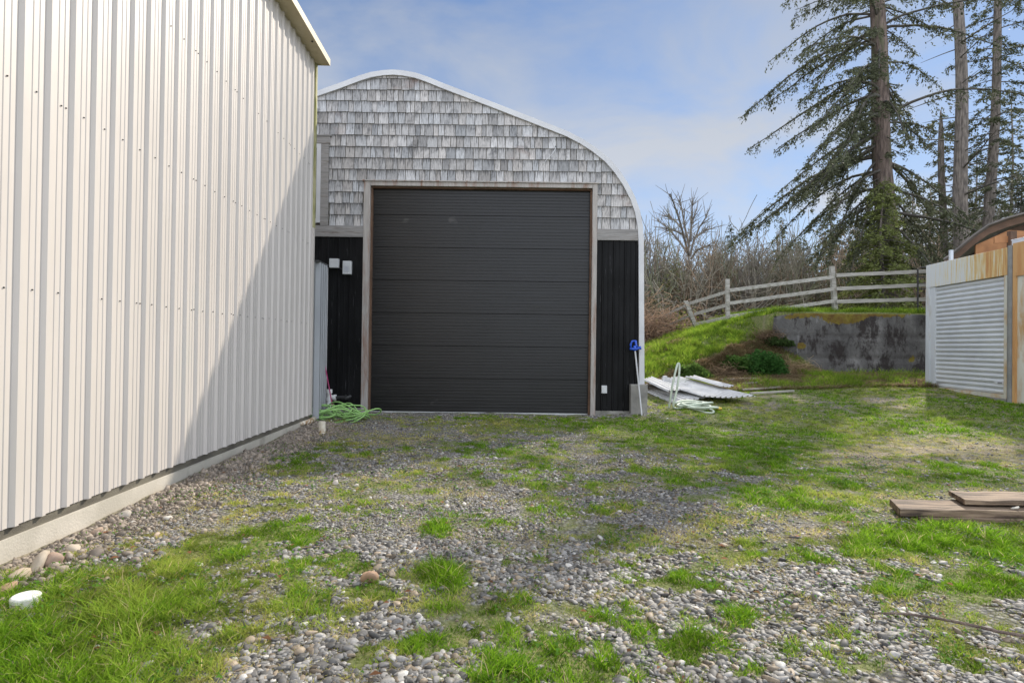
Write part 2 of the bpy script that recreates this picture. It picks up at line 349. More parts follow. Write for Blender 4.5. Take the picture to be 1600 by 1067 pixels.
# ------------------------------------------------------------------ pebbles
def ico(sub):
    bm = bmesh.new(); bmesh.ops.create_icosphere(bm, subdivisions=sub, radius=1); bm.verts.ensure_lookup_table()
    v = np.array([q.co[:] for q in bm.verts]); f = np.array([[q.index for q in p.verts] for p in bm.faces]); bm.free(); return v, f
def rocks_np(x, y, size, sub, sink=.30, flat=.46, cols=None, rough=.20):
    v, f = ico(sub); n = len(x); k = len(v)
    sc = np.stack([size*rng.uniform(.75, 1.25, n), size*rng.uniform(.55, .95, n), size*rng.uniform(flat*.7, flat*1.25, n)], -1)/2
    ph = rng.uniform(0, 6.28, (n, 1, 3)); fr = rng.uniform(1.2, 2.6, (n, 1, 3))
    vv = v[None]*(1+rng.normal(0, .055, (n, k, 1))+rough*np.sin(v[None, :, [1, 2, 0]]*fr+ph)+rough*.8*np.sin(v[None, :, [2, 0, 1]]*fr*1.6+ph*2))*sc[:, None]
    a = rng.uniform(0, 6.28, n); tl = rng.normal(0, .28, n); tm = rng.normal(0, .28, n)
    x1 = vv[..., 0]; y1 = vv[..., 1]*np.cos(tl)[:, None]-vv[..., 2]*np.sin(tl)[:, None]; z1 = vv[..., 1]*np.sin(tl)[:, None]+vv[..., 2]*np.cos(tl)[:, None]
    x2 = x1*np.cos(tm)[:, None]+z1*np.sin(tm)[:, None]; z2 = -x1*np.sin(tm)[:, None]+z1*np.cos(tm)[:, None]
    X3 = x2*np.cos(a)[:, None]-y1*np.sin(a)[:, None]; Y3 = x2*np.sin(a)[:, None]+y1*np.cos(a)[:, None]
    zz = H(x, y)+sc[:, 2]*(1-sink*2)*rng.uniform(.4, 1.2, n)
    V = np.stack([X3+x[:, None], Y3+y[:, None], z2+zz[:, None]], -1).reshape(-1, 3)
    Fc = (f[None]+(np.arange(n)*k)[:, None, None]).reshape(-1, 3)
    return V, Fc, np.repeat(cols, k, 0)
def pebcol(n):
    b = rng.beta(1.7, 2.4, n)*.36+.055; tan = rng.random(n)
    b = b*.86; c = np.stack([b*1.04, b*1.0, b*.94], -1); warm = tan > .82
    c[warm] = c[warm]*np.array([1.22, 1.02, .78]); dk = rng.random(n) < .12; c[dk] *= .5
    wh = rng.random(n) < .03; c[wh] = np.array([.50, .48, .44]); return c
def scatter(n, y0, y1, spread=1.0, xadd=1.2):
    y = np.sqrt(rng.uniform(y0*y0, y1*y1, n)); x = rng.uniform(-1, 1, n)*(y*spread+xadd); return x, y
V = []; Fs = []; Cs = []; base = 0
for (n, y0, y1, smu, sub) in [(120000, 1.7, 4.0, .0225, 2), (280000, 4.0, 7.5, .0185, 1), (220000, 7.5, 12.2, .020, 1), (150000, 1.7, 5.0, .009, 1)]:
    x, y = scatter(n, y0, y1); k = (x > -3.0-.034*y+.1) & ((y < 11.4) | (x > 2.8)); x, y = x[k], y[k]
    gg, dd, vv_ = masks(x, y); cl = fbm(x+9, y-3, 2.2, 3)
    k = rng.random(len(x)) < np.clip(vv_*1.3*ss(cl, .30, .62), .0, 1)+(.06 if smu > .01 else .5)*(dd > .2)
    x, y = x[k], y[k]
    size = np.clip(rng.lognormal(math.log(smu), .45, len(x)), .006, .058)
    v, f, c = rocks_np(x, y, size, sub, cols=pebcol(len(x)))
    V.append(v); Fs.append(f+base); Cs.append(c); base += len(v)
gravel = npmesh('gravel', np.concatenate(V), np.concatenate(Fs), MAT['pebble'], colr=np.concatenate(Cs), smooth=True)
tag(gravel, 'loose grey river gravel spread over the yard in front of the big door', 'gravel', kind='stuff')
# broken earth and small rubble along the left foundation
n = 26000; y = rng.uniform(1.8, 9.6, n); o_ = np.abs(rng.normal(0, .26, n)); x = -3.06-.034*y+.10+o_
k = (rng.random(n) < .8) & (o_ < 1.0); x, y = x[k], y[k]; size = np.clip(rng.lognormal(math.log(.017), .55, len(x)), .007, .065)
bb = rng.uniform(.10, .30, (len(x), 1)); cc = bb*np.array([[1.12, .93, .74]])
v, f, c = rocks_np(x, y, size, 1, cols=cc, rough=.34, flat=.9)
n2 = 9000; x2, y2 = scatter(n2, 9, 14.5); gg, dd, _ = masks(x2, y2); k = (x2 > 2.8) & (rng.random(n2) < dd*.5); x2, y2 = x2[k], y2[k]
v2, f2, c2 = rocks_np(x2, y2, rng.uniform(.015, .05, len(x2)), 1, cols=rng.uniform(.10, .3, (len(x2), 1))*np.array([[1.1, .95, .78]]), rough=.22)
rub = npmesh('rubble', np.concatenate([v, v2]), np.concatenate([f, f2+len(v)]), MAT['pebble'], colr=np.concatenate([c, c2]))
tag(rub, 'brown stony earth and crumbs of rubble along the foundation', 'rubble', kind='stuff')

# ------------------------------------------------------------------ grass
def blades(x, y, h, wd, lean, c0, c1, z=None, droop=.0, az=None):
    n = len(x); a = rng.uniform(0, 6.28, n) if az is None else az; z = H(x, y)-.005 if z is None else z
    dx, dy = np.cos(a), np.sin(a); a2 = rng.uniform(0, 6.28, n); sx, sy = np.cos(a2)*wd/2, np.sin(a2)*wd/2
    def pt(t, s, ww):
        L_ = lean*h*t**1.7; return np.stack([x+dx*L_+s*sx*ww, y+dy*L_+s*sy*ww, z+h*(t-droop*t*t)], -1)
    V = np.stack([pt(0, -1, 1), pt(0, 1, 1), pt(.5, -1, .85), pt(.5, 1, .85), pt(1., 0, 0)], 1).reshape(-1, 3)
    b = (np.arange(n)*5)[:, None]; Q = b+np.array([[0, 1, 3, 2]]); T = b+np.array([[2, 3, 4]])
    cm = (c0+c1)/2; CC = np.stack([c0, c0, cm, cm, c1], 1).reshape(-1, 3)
    return V, Q, T, CC
def gcolor(n, x, y, dry):
    t = rng.random((n, 1)); base = np.array([[.065, .165, .010]])*(1-t)+np.array([[.25, .42, .028]])*t
    yl = np.array([[.47, .44, .13]]); br = np.array([[.58, .47, .28]])
    p = fbm(x, y, .9, 3)[:, None]; k = np.clip(dry[:, None]*1.1+(p-.55)*1.6+rng.normal(0, .12, (n, 1)), 0, 1)
    c = base*(1-k)+yl*k
    dead = rng.random((n, 1)) < (.05+.45*np.clip(dry[:, None]-.3, 0, 1)); c = np.where(dead, br*rng.uniform(.6, 1.2, (n, 1)), c)
    return c
GV = []; GQ = []; GT = []; GC = []; gb = 0
def addb(r):
    global gb
    V, Q, T, CC = r; GV.append(V); GQ.append(Q+gb); GT.append(T+gb); GC.append(CC); gb += len(V)
for (n, y0, y1, wd, hs) in [(420000, 1.6, 4.2, .0042, 1.), (560000, 4.2, 8.5, .006, 1.), (420000, 8.5, 14.2, .011, .95)]:
    x, y = scatter(n, y0, y1); ok = (x > -3.0-.034*y+.08) & ((y < 11.25) | (x > 2.75)) & (x < 13.5); x, y = x[ok], y[ok]
    gg, dd, vv_ = masks(x, y); cl = fbm(x-20, y+8, 3.4, 3); cl2 = fbm(x, y, 9., 2)
    pr = ss(gg, .14, .95)*(.35+.65*ss(cl2, .35, .6))
    thin = (rng.random(len(x)) < .11+.42*ss(cl, .38, .54)+.22*dd)
    k = (rng.random(len(x)) < pr) | thin; x, y, gg, dd, cl, cl2 = x[k], y[k], gg[k], dd[k], cl[k], cl2[k]; m = len(x)
    px, py = proj(x, y, H(x, y)); tall = blobs(px, py, [(40,1010,230,110,1.), (200,960,180,70,.8), (676,830,18,14,.8), (686,905,34,24,1.0), (1088,1010,30,26,.8), (1450,845,200,24,.6), (470,955,60,30,.7), (930,1045,60,20,.5), (800,1055,80,24,.5), (960,965,30,20,.6)]); tall = tall*(.45+.9*rng.random(m))
    h = (.012+.030*gg*ss(cl2, .2, .75)+.027*tall)*rng.uniform(.3, 1.45, m)*hs
    dry = np.clip(.86-gg*1.05+.4*dd-.8*tall, 0, 1)
    c = gcolor(m, x, y, dry)
    cm_ = fbm(x*1.3+60, y, 6., 2)[:, None]; c = c*(.72+.56*ss(cm_, .3, .7)); h = h*(.7+.7*ss(cm_[:, 0], .35, .7))
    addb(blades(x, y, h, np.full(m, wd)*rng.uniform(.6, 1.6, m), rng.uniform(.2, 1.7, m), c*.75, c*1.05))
# bank and ground beyond it: longer growth, green on the crest, straw on the face
n = 190000; x = rng.uniform(2.6, 13.4, n); y = rng.uniform(13.6, 21.5, n); k = ~((x > 8.9) & (y > 16.95) & (y < 17.3)); x, y = x[k], y[k]
z = H(x, y); px, py = proj(x, y, z); nn = fbm(x, y, 2.2, 3)
green = blobs(px+(nn-.5)*40, py+(nn-.5)*20, [(1040,560,50,34,1.), (1090,530,60,16,1.), (1160,508,70,14,1.), (1180,520,30,14,.8), (1080,598,60,16,.9), (1170,560,60,30,.75), (1040,600,50,20,.9), (1340,488,160,14,1.), (1110,545,30,12,.7), (1350,606,200,16,.7)])
straw = blobs(px, py, [(1060,590,60,20,.5), (1110,566,60,13,1.), (1190,540,30,24,.8), (1230,570,30,20,.8), (1130,592,40,16,.8), (1010,520,60,40,.8), (1030,600,30,10,.7)])
edge = np.interp(px, [1000, 1010, 1060, 1110, 1160, 1205, 1215], [606, 600, 576, 556, 534, 516, 500])+(nn-.5)*16; df = py-edge
onb = (y < 17.1) & (px < 1300) & (py > 480); low = ss(fbm(x+3, y, 1.3, 3), .46, .56)
green = np.where(onb & (df < 0), 1., green); straw = np.where(onb & (df < 0), 0, straw)
band = onb & (df >= 0) & (df < 24); green = np.where(band, .0, green); straw = np.where(band, 1., straw)
fc = onb & (df >= 24) & (py < 590); green = np.where(fc, .25+low*.75, green); straw = np.where(fc, .8-low*.8, straw)
green = np.where(y > 17.2, .95, green)
k = rng.random(len(x)) < .25+.75*np.maximum(green, straw); x, y, z, green, straw, nn = [q[k] for q in (x, y, z, green, straw, nn)]; m = len(x)
isg = rng.random(m) < np.clip(green*1.1-straw*.75+.1-.5*ss(fbm(x+50, y+7, 1.8, 3), .52, .66)*(y < 17.2), 0, 1); t = rng.random((m, 1))
gc = np.where(isg[:, None], (np.array([[.10, .22, .018]])*(1-t)+np.array([[.36, .46, .06]])*t)*(.6+.8*fbm(x+9, y, 3.5, 3)[:, None]), np.array([[.19, .13, .07]])*(1-t)+np.array([[.48, .37, .22]])*t)
h = np.where(isg, rng.uniform(.05, .19, m)*(.5+1.0*ss(nn, .3, .65)), rng.uniform(.10, .30, m))
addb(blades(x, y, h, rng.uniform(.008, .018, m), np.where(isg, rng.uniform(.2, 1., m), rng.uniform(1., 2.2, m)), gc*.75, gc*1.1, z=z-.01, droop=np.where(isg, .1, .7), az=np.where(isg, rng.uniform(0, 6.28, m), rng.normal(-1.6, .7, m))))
nv = gb
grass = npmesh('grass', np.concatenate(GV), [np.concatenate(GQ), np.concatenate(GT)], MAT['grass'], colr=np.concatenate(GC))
tag(grass, 'patchy short green and straw coloured grass over the yard and bank', 'grass', kind='stuff')
# clover and dandelion leaves low in the grass on the left and along the foundation
n = 34000; x = rng.uniform(-3.1, 4.5, n); y = rng.uniform(1.7, 8, n); gg, dd, _ = masks(x, y); cl = fbm(x+40, y, 2.4, 3)
k = (x > -2.95-.034*y+.1) & (rng.random(n) < ss(cl, .5, .62)*np.clip(gg+.5*dd, 0, 1)); x, y = x[k], y[k]; m = len(x)
a = rng.uniform(0, 6.28, m); L_ = rng.uniform(.012, .032, m); W_ = L_*rng.uniform(.45, .8, m); z = H(x, y)+rng.uniform(.012, .05, m)
dx, dy = np.cos(a), np.sin(a); q = [np.stack([x, y, z-.01], -1), np.stack([x+dx*L_*.5-dy*W_*.5, y+dy*L_*.5+dx*W_*.5, z+.004], -1), np.stack([x+dx*L_, y+dy*L_, z-.002], -1), np.stack([x+dx*L_*.5+dy*W_*.5, y+dy*L_*.5-dx*W_*.5, z+.004], -1)]
cc = np.repeat(np.array([[.10, .22, .03]])*rng.uniform(.6, 1.4, (m, 1)), 4, 0)
wd_ = npmesh('weeds', np.stack(q, 1).reshape(-1, 3), (np.arange(m)*4)[:, None]+np.array([[0, 1, 2, 3]]), MAT['grass'], colr=cc)
tag(wd_, 'small clover and dandelion leaves low among the left grass', 'weeds', kind='stuff')

# ------------------------------------------------------------------ left metal building
WX = lambda y: -3.065-.0339*y
YC = 9.48; Y0 = -4.0; ZB, ZT = .20, 6.07
wdir = Vector((-.0339, 1, 0)).normalized(); wn = Vector((wdir.y, -wdir.x, 0))
def W(y, off, z):
    """point on the long wall: y along, off outwards"""
    return Vector((WX(y), y, z))+wn*off
bld = thing('metal_building', 'tall cream ribbed metal building along the left of the gravel yard', 'building', (-3.3, YC, 0))
b = MB(); pitch = .2186; prof = []; u = Y0
rl = random.Random(3)
while u < YC-.05:
    prof += [(u, 0), (u+.036, 0), (u+.040, .004), (u+.046, .004), (u+.050, 0), (u+.088, 0), (u+.092, .004), (u+.098, .004), (u+.102, 0), (u+.144, 0), (u+.163, .024), (u+.191, .024), (u+.210, 0)]; u += pitch
prof = [(a_, o_) for a_, o_ in prof if a_ < YC]; prof.append((YC, 0))
zz = [ZB, 1.71, 3.02, 4.32, ZT]
V = []
for (a_, o_) in prof:
    for z_ in zz: V.append(W(a_, .03+o_, z_))
k = len(zz); Fq = [(i*k+j, (i+1)*k+j, (i+1)*k+j+1, i*k+j+1) for i in range(len(prof)-1) for j in range(k-1)]
b.add(V, Fq); b.build('wall_cladding', MAT['clad'], bld)
b = MB()
def wbox(b, y0, y1, o0, o1, z0, z1): b.obox(W(y0, o0, z0), W(y1, o0, z0)-W(y0, o0, z0), wn*(o1-o0), (0, 0, z1-z0))
wbox(b, Y0, YC-.01, -.12, .022, .135, ZT-.02); b.build('wall_backing', MAT['sill'], bld)
b = MB()
NS = 60
for i in range(NS):                                             # rough board-formed concrete, slightly uneven in depth
    ya, yb = Y0+(YC-Y0)*i/NS, Y0+(YC-Y0)*(i+1)/NS
    e0, e1 = .045+.008*math.sin(i*.9), .045+.008*math.sin((i+1)*.9)
    b.add([W(ya, e0, -.5), W(yb, e1, -.5), W(yb, e1, .135), W(ya, e0, .135), W(yb, -.2, .135), W(ya, -.2, .135)], [(0, 1, 2, 3), (3, 2, 4, 5)])
b.build('foundation', MAT['conc_pale'], bld)
b = MB()                                                        # screws in three rows, in threes at each lap
for zr in (1.71, 3.02, 4.32):
    i = 0; u = Y0
    while u < YC-.2:
        for du in ((.07, .118) if i % 4 == 0 else (.07,)):
            if rl.random() > .12:
                p = W(u+du+rl.uniform(-.006, .006), .031, zr+rl.uniform(-.006, .006)); b.tube([p, p+wn*.007], [.006, .004], 6)
        u += pitch; i += 1
tag(b.build('screws', MAT['iron'], bld), kind='stuff')
b = MB(); b.add([W(Y0, -.02, ZT), W(YC+.02, -.02, ZT), W(YC+.02, .255, ZT+.012), W(Y0, .255, ZT+.012), W(Y0, -.02, ZT+.05), W(YC+.02, -.02, ZT+.05), W(YC+.02, .255, ZT+.05), W(Y0, .255, ZT+.05)],
      [(0, 1, 2, 3), (7, 6, 5, 4), (3, 2, 6, 7), (1, 5, 6, 2), (0, 3, 7, 4)]); b.build('eave_trim', MAT['trimyel'], bld)
b = MB(); wbox(b, Y0, YC+.03, .255, .262, ZT-.002, ZT+.11); wbox(b, YC+.021, YC+.03, -.02, .254, ZT+.0, ZT+.11); b.build('fascia', MAT['trimyel'], bld)
for yy in (8.75, 6.9, 5.2): b = MB(); b.tube([W(yy, .2, ZT+.006), W(yy, .2, ZT-.006)], .016, 8); b.build('drip_hole', MAT['iron'], bld)
b = MB(); wbox(b, YC-.055, YC+.004, .024, .060, 3.32, ZT-.004); wbox(b, YC+.004, YC+.012, -.05, .060, 3.32, ZT-.004); b.build('corner_trim', MAT['algae'], bld)
b = MB(); wbox(b, YC-.05, YC+.002, .024, .056, ZB, 3.318); wbox(b, YC+.002, YC+.008, -.05, .056, ZB, 3.318); b.build('lower_corner_trim', MAT['clad'], bld)
b = MB(); q = [W(Y0, -.121, 0), W(Y0, -12, 0), W(YC-.02, -12, 0), W(YC-.02, -.121, 0)]
b.prism([p+Vector((0, 0, -.3)) for p in q], (0, 0, ZT+.25)); b.build('building_body', MAT['clad'], bld)
b = MB(); e = [W(Y0-.1, .25, ZT+.055), W(YC+.02, .25, ZT+.055), W(YC+.02, -6, ZT+1.5), W(Y0-.1, -6, ZT+1.5)]; b.prism(e, (0, 0, .04))
e = [W(Y0-.1, -6.001, ZT+1.5), W(YC+.02, -6.001, ZT+1.5), W(YC+.02, -12.2, ZT+.02), W(Y0-.1, -12.2, ZT+.02)]; b.prism(e, (0, 0, .04)); b.build('roof', MAT['clad'], bld)
b = MB(); b.tube([W(YC-.55, .05, .12), W(YC-.25, .09, .115), W(YC+.03, .08, .12)], [.03, .045, .05], 8); b.build('drain_pipe', MAT['stub'], bld, smooth=True)

# ------------------------------------------------------------------ barn
YB = 11.5
def B(px, py, off=0): p = P(px, py, YB); return Vector((p.x, YB-off, p.z))
barn = thing('arched_barn', 'arched steel barn with grey cedar shingle gable and black lower siding', 'barn', (-2.4, YB, 0))
outl = [(631,112.5), (650,116), (668,122), (695,133), (766,160), (820,181), (864,198), (889,208), (910,219), (930,232), (950,248), (966,266), (980,287), (991,308), (999,330), (1003.5,353), (1005,376), (1006,600)]
RO = [B(*q) for q in outl]; cx = B(615, 112).x
zb = RO[-1].z
right = [(p.x-cx, p.z) for p in RO]
arch = [(cx-x, z) for x, z in reversed(right)]+[(cx, right[0][1]+.015)]+[(cx+x, z) for x, z in right]     # left foot -> right foot
def inset(pts, d_):
    o = []
    for i, (x, z) in enumerate(pts):
        a_ = pts[max(i-1, 0)]; c_ = pts[min(i+1, len(pts)-1)]; tx, tz = c_[0]-a_[0], c_[1]-a_[1]; l_ = math.hypot(tx, tz)
        o.append((x+tz/l_*d_, z-tx/l_*d_))
    return o
# arch roof: corrugated steel shell running back
b = MB(); ysn = [YB-.04]+[YB+.15*i for i in range(1, 110)]
n = len(arch); V = []
for j, yy in enumerate(ysn):
    e = 0 if j == 0 else (.035 if j % 2 else -.0)
    for (x, z) in inset(arch, -e): V.append((x, yy, z))
Fq = [(j*n+i, j*n+i+1, (j+1)*n+i+1, (j+1)*n+i) for j in range(len(ysn)-1) for i in range(n-1)]
b.add(V, Fq); b.build('arch_roof', MAT['galv'], barn, smooth=True)
# trim band round the gable
b = MB(); ins = inset(arch, .105)
for i in range(n-1):
    a0, a1, c0, c1 = arch[i], arch[i+1], ins[i], ins[i+1]
    b.add([(a0[0], YB-.06, a0[1]), (a1[0], YB-.06, a1[1]), (c1[0], YB-.06, c1[1]), (c0[0], YB-.06, c0[1]), (c0[0], YB-.005, c0[1]), (c1[0], YB-.005, c1[1]), (a0[0], YB-.0, a0[1]), (a1[0], YB-.0, a1[1])],
          [(0, 3, 2, 1), (3, 4, 5, 2), (0, 1, 7, 6)])
b.build('gable_trim', MAT['white'], barn)
DX0, DX1 = B(577, 460).x, B(924, 460).x; DZ1 = B(750, 293).z; zdb = .0
FX0, FX1 = B(567, 460).x, B(931.5, 460).x; FZ = B(750, 286.5).z
bz1, bz0 = B(540, 353).z, B(540, 371).z; bzr1, bzr0 = B(960, 359).z, B(960, 376).z
bzt, bzb = (bz1+bzr1)/2, (bz0+bzr0)/2
ax0, ax1 = arch[0][0]+.06, arch[-1][0]-.06
# backing wall with door opening
top = [p for p in inset(arch, .06)]
b = MB()
def slab(x0, x1, z0, z1, ya=YB, yb=YB+.14, m=b): m.box((x0, ya, z0), (x1, yb, z1))
slab(ax0, DX0-.002, -.3, 3.2); slab(DX1+.002, ax1, -.3, 3.2)
tp = [(x, YB, z) for x, z in top if z > 3.2]; tp = [(tp[0][0], YB, 3.2)]+tp+[(tp[-1][0], YB, 3.2)]
# upper gable as strips so the door hole stays open
def zarch(x):
    for i in range(len(top)-1):
        if top[i][0] <= x <= top[i+1][0] and top[i+1][0] > top[i][0]:
            t = (x-top[i][0])/(top[i+1][0]-top[i][0]); return top[i][1]*(1-t)+top[i+1][1]*t
    return 3.2
xsn = sorted(set([p[0] for p in tp]+[DX0-.002, DX1+.002]))
for xa, xb in zip(xsn[:-1], xsn[1:]):
    if xb-xa < 1e-4: continue
    mid = (xa+xb)/2; zl = 3.201 if not (DX0 < mid < DX1) else DZ1+.02
    za, zb_ = zarch(xa+1e-5), zarch(xb-1e-5)
    b.prism([(xa, YB, zl), (xb, YB, zl), (xb, YB, max(zb_, zl+.01)), (xa, YB, max(za, zl+.01))], (0, .14, 0))
b.build('gable_backing', MAT['sill'], barn)
# shingles
def clip(poly, hull):
    for i in range(len(hull)):
        a_, c_ = hull[i], hull[(i+1) % len(hull)]; o = []
        def ins_(p): return (c_[0]-a_[0])*(p[1]-a_[1])-(c_[1]-a_[1])*(p[0]-a_[0]) <= 0
        for j in range(len(poly)):
            p, q = poly[j], poly[(j+1) % len(poly)]; ip, iq = ins_(p), ins_(q)
            if ip: o.append(p)
            if ip != iq:
                d1 = (c_[0]-a_[0])*(p[1]-a_[1])-(c_[1]-a_[1])*(p[0]-a_[0]); d2 = (c_[0]-a_[0])*(q[1]-a_[1])-(c_[1]-a_[1])*(q[0]-a_[0])
                t = d1/(d1-d2); o.append((p[0]+t*(q[0]-p[0]), p[1]+t*(q[1]-p[1])))
        poly = o
        if len(poly) < 3: return []
    return poly
hull = []
for p in sorted(inset(arch, .05)):
    if p[1] < 1: continue
    while len(hull) > 1 and (hull[-1][0]-hull[-2][0])*(p[1]-hull[-2][1])-(hull[-1][1]-hull[-2][1])*(p[0]-hull[-2][0]) > 0: hull.pop()
    hull.append(p)
hull = [(hull[0][0], 2.)]+hull+[(hull[-1][0], 2.)]
b = MB(); rs = random.Random(5); step = .232; z = bzt+.002; row = 0
WINX = B(514, 300).x; WINZ0, WINZ1 = bzt, B(500, 211).z
while z < 6.95:
    x = ax0-rs.random()*.2
    zh = z+step+.012
    while x < ax1:
        wd = rs.choice([.09, .11, .13, .15, .16, .18, .2, .23])*rs.uniform(.9, 1.1)
        xa, xb = x+.006, x+wd-.006; x += wd
        segs = [(xa, xb)]; o = []
        for (s0, s1) in segs:
            if z < FZ-.03:                                   # cut around door frame
                lo, hi = FX0-.003, FX1+.003
                if s1 <= lo or s0 >= hi: o.append((s0, s1))
                else:
                    if s0 < lo: o.append((s0, lo))
                    if s1 > hi: o.append((hi, s1))
            else: o.append((s0, s1))
        o2 = []
        for (s0, s1) in o:
            if z < WINZ1-.05 and s0 < WINX and s1 > -5.6:
                if s1 > WINX: o2.append((WINX+.002, s1))
            else: o2.append((s0, s1))
        for (s0, s1) in o2:
            if s1-s0 < .02: continue
            jb = rs.uniform(-.006, .006); zl = max(z+jb, FZ+.002) if (z < FZ+.0 and z >= FZ-.03 and s1 > FX0 and s0 < FX1) else z+jb
            pl = clip([(s0, zh), (s1, zh), (s1, zl), (s0, zl)], hull)
            if len(pl) < 3: continue
            t0 = rs.uniform(.013, .020)
            fr = [(p[0], YB-(.004+t0*(zh-p[1])/step), p[1]) for p in pl]; bk = [(p[0], YB-.001, p[1]) for p in pl]
            m = len(pl); v = rs.gauss(1, .13); v = max(.55, min(1.3, v))
            if rs.random() < .07: v *= .72
            wm = rs.uniform(-.02, .035)
            b.add(fr+bk, [tuple(range(m))]+[(i, i+m, (i+1) % m+m, (i+1) % m) for i in range(m)], None)
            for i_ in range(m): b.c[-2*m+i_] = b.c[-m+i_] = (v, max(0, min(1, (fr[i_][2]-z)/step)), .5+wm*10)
    z += step; row += 1
def shingle_mat():
    m, n, bs_, l = newmat('cedar_shingle'); a = n.nodes.new('ShaderNodeAttribute'); a.attribute_name = 'Col'
    z1 = noise_node(n, 6, (7, 1, 1), 6, .62); r1 = ramp(n, z1.outputs[0], [(.28, (.22,.215,.21)), (.48, (.42,.41,.405)), (.72, (.54,.53,.52))])
    sc_ = n.nodes.new('ShaderNodeSeparateColor'); l(a.outputs['Color'], sc_.inputs[0]); c = mixc(n, 1., r1.outputs[0], sc_.outputs[0], 'MULTIPLY').outputs[0]
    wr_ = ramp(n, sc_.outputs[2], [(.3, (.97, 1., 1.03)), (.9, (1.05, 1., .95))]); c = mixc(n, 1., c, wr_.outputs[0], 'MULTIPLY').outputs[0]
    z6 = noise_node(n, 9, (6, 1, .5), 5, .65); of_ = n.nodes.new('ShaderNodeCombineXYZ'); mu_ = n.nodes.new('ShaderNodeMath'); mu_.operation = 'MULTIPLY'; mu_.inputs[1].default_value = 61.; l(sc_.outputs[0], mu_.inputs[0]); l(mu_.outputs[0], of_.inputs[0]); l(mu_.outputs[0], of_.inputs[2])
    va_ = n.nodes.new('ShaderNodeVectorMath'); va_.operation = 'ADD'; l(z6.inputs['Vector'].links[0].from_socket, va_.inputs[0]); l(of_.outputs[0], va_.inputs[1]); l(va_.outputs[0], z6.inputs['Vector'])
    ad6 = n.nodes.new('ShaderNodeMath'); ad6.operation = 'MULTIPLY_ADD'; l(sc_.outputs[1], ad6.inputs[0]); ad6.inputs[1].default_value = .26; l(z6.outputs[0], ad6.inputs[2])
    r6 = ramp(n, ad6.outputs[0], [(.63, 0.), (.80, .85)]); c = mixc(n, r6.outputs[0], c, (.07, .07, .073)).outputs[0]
    z2 = noise_node(n, 2.6, (1.6, 1, .9), 7, .66, .5); r2 = ramp(n, z2.outputs[0], [(.55, 0.), (.68, .75)]); c = mixc(n, r2.outputs[0], c, (.085, .085, .088)).outputs[0]
    z5 = noise_node(n, 20, (3, 1, .35), 4, .6); r5 = ramp(n, z5.outputs[0], [(.60, 0.), (.70, .6)]); c = mixc(n, r5.outputs[0], c, (.11, .11, .113)).outputs[0]
    z3 = noise_node(n, .9, (1, 1, 1.4), 5, .6); r3 = ramp(n, z3.outputs[0], [(.60, 0.), (.72, .45)]); c = mixc(n, r3.outputs[0], c, (.30, .17, .13)).outputs[0]
    l(c, bs_.inputs['Base Color']); bs_.inputs['Roughness'].default_value = .9
    z4 = noise_node(n, 18, (9, 1, 1), 5, .6); bump(n, z4.outputs[0], bs_, .6, .006); return m
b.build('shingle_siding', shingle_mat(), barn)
# belt boards
for (x0, x1) in ((ax0+.06, FX0-.002), (FX1+.002, ax1-.065)):
    b = MB(); b.box((x0, YB-.045, bzb), (x1, YB-.0, bzt)); b.build('belt_board', MAT['board'], barn, bevel=.004)
# black ribbed siding both sides of the door
def black_mat():
    m, n, b_, l = newmat('black_siding'); z = noise_node(n, 3, (1, 1, .4), 5, .6); r = ramp(n, z.outputs[0], [(.35, (.005,.005,.005)), (.7, (.012,.012,.0125))])
    z2 = noise_node(n, 26, (3, 1, .10), 3, .5); r2 = ramp(n, z2.outputs[0], [(.69, 0.), (.73, .45)])
    c = mixc(n, r2.outputs[0], r.outputs[0], (.16, .16, .165)); l(c.outputs[0], b_.inputs['Base Color']); b_.inputs['Roughness'].default_value = .5; b_.inputs['Specular IOR Level'].default_value = .12; return m
MAT['black'] = black_mat()
for (x0, x1, seed) in ((ax0+.06, FX0-.003, 1), (FX1+.003, ax1-.067, 2)):
    b = MB(); pr = [(x0, 0)]; x = x0+.1
    while x < x1-.06: pr += [(x, 0), (x+.014, .022), (x+.034, .022), (x+.048, 0), (x+.125, 0), (x+.131, .007), (x+.141, .007), (x+.147, 0)]; x += .228
    pr.append((x1, 0)); pr = [p for p in pr if p[0] <= x1]
    V = [(p, YB-.012-o_, zz_) for p, o_ in pr for zz_ in (.1, bzb-.001)]; b.add(V, [(i*2, i*2+2, i*2+3, i*2+1) for i in range(len(pr)-1)])
    b.build('metal_siding', MAT['black'], barn)
# concrete footing and corner pier
b = MB(); b.box((ax0, YB-.03, -.3), (FX0-.004, YB+.1, .1)); b.build('footing', MAT['conc'], barn, bevel=.006); b = MB(); b.box((FX1+.004, YB-.03, -.3), (B(985, 630).x, YB+.1, .1)); b.build('footing', MAT['conc'], barn, bevel=.006)
b = MB(); b.box((B(983, 620).x, YB-.16, -.2), (B(1009, 620).x, YB+.35, B(995, 600).z)); b.build('corner_pier', MAT['conc'], barn, bevel=.012)
# door frame
b = MB(); b.box((FX0, YB-.05, -.02), (DX0, YB+.14, FZ)); b.box((DX1, YB-.05, -.02), (FX1, YB+.14, FZ)); b.box((DX0+.001, YB-.048, DZ1), (DX1-.001, YB+.14, FZ-.001))
b.box((FX0-.03, YB-.075, FZ+.001), (FX1+.03, YB-.002, FZ+.028)); b.build('door_frame', MAT['frame'], barn, bevel=.004)
b = MB(); b.box((DX0+.002, YB+.02, 0), (DX0+.035, YB+.13, DZ1-.001)); b.box((DX1-.035, YB+.02, 0), (DX1-.002, YB+.13, DZ1-.001)); b.box((DX0+.036, YB+.02, DZ1-.03), (DX1-.036, YB+.13, DZ1-.001)); b.build('door_stop', MAT['rafter'], barn)
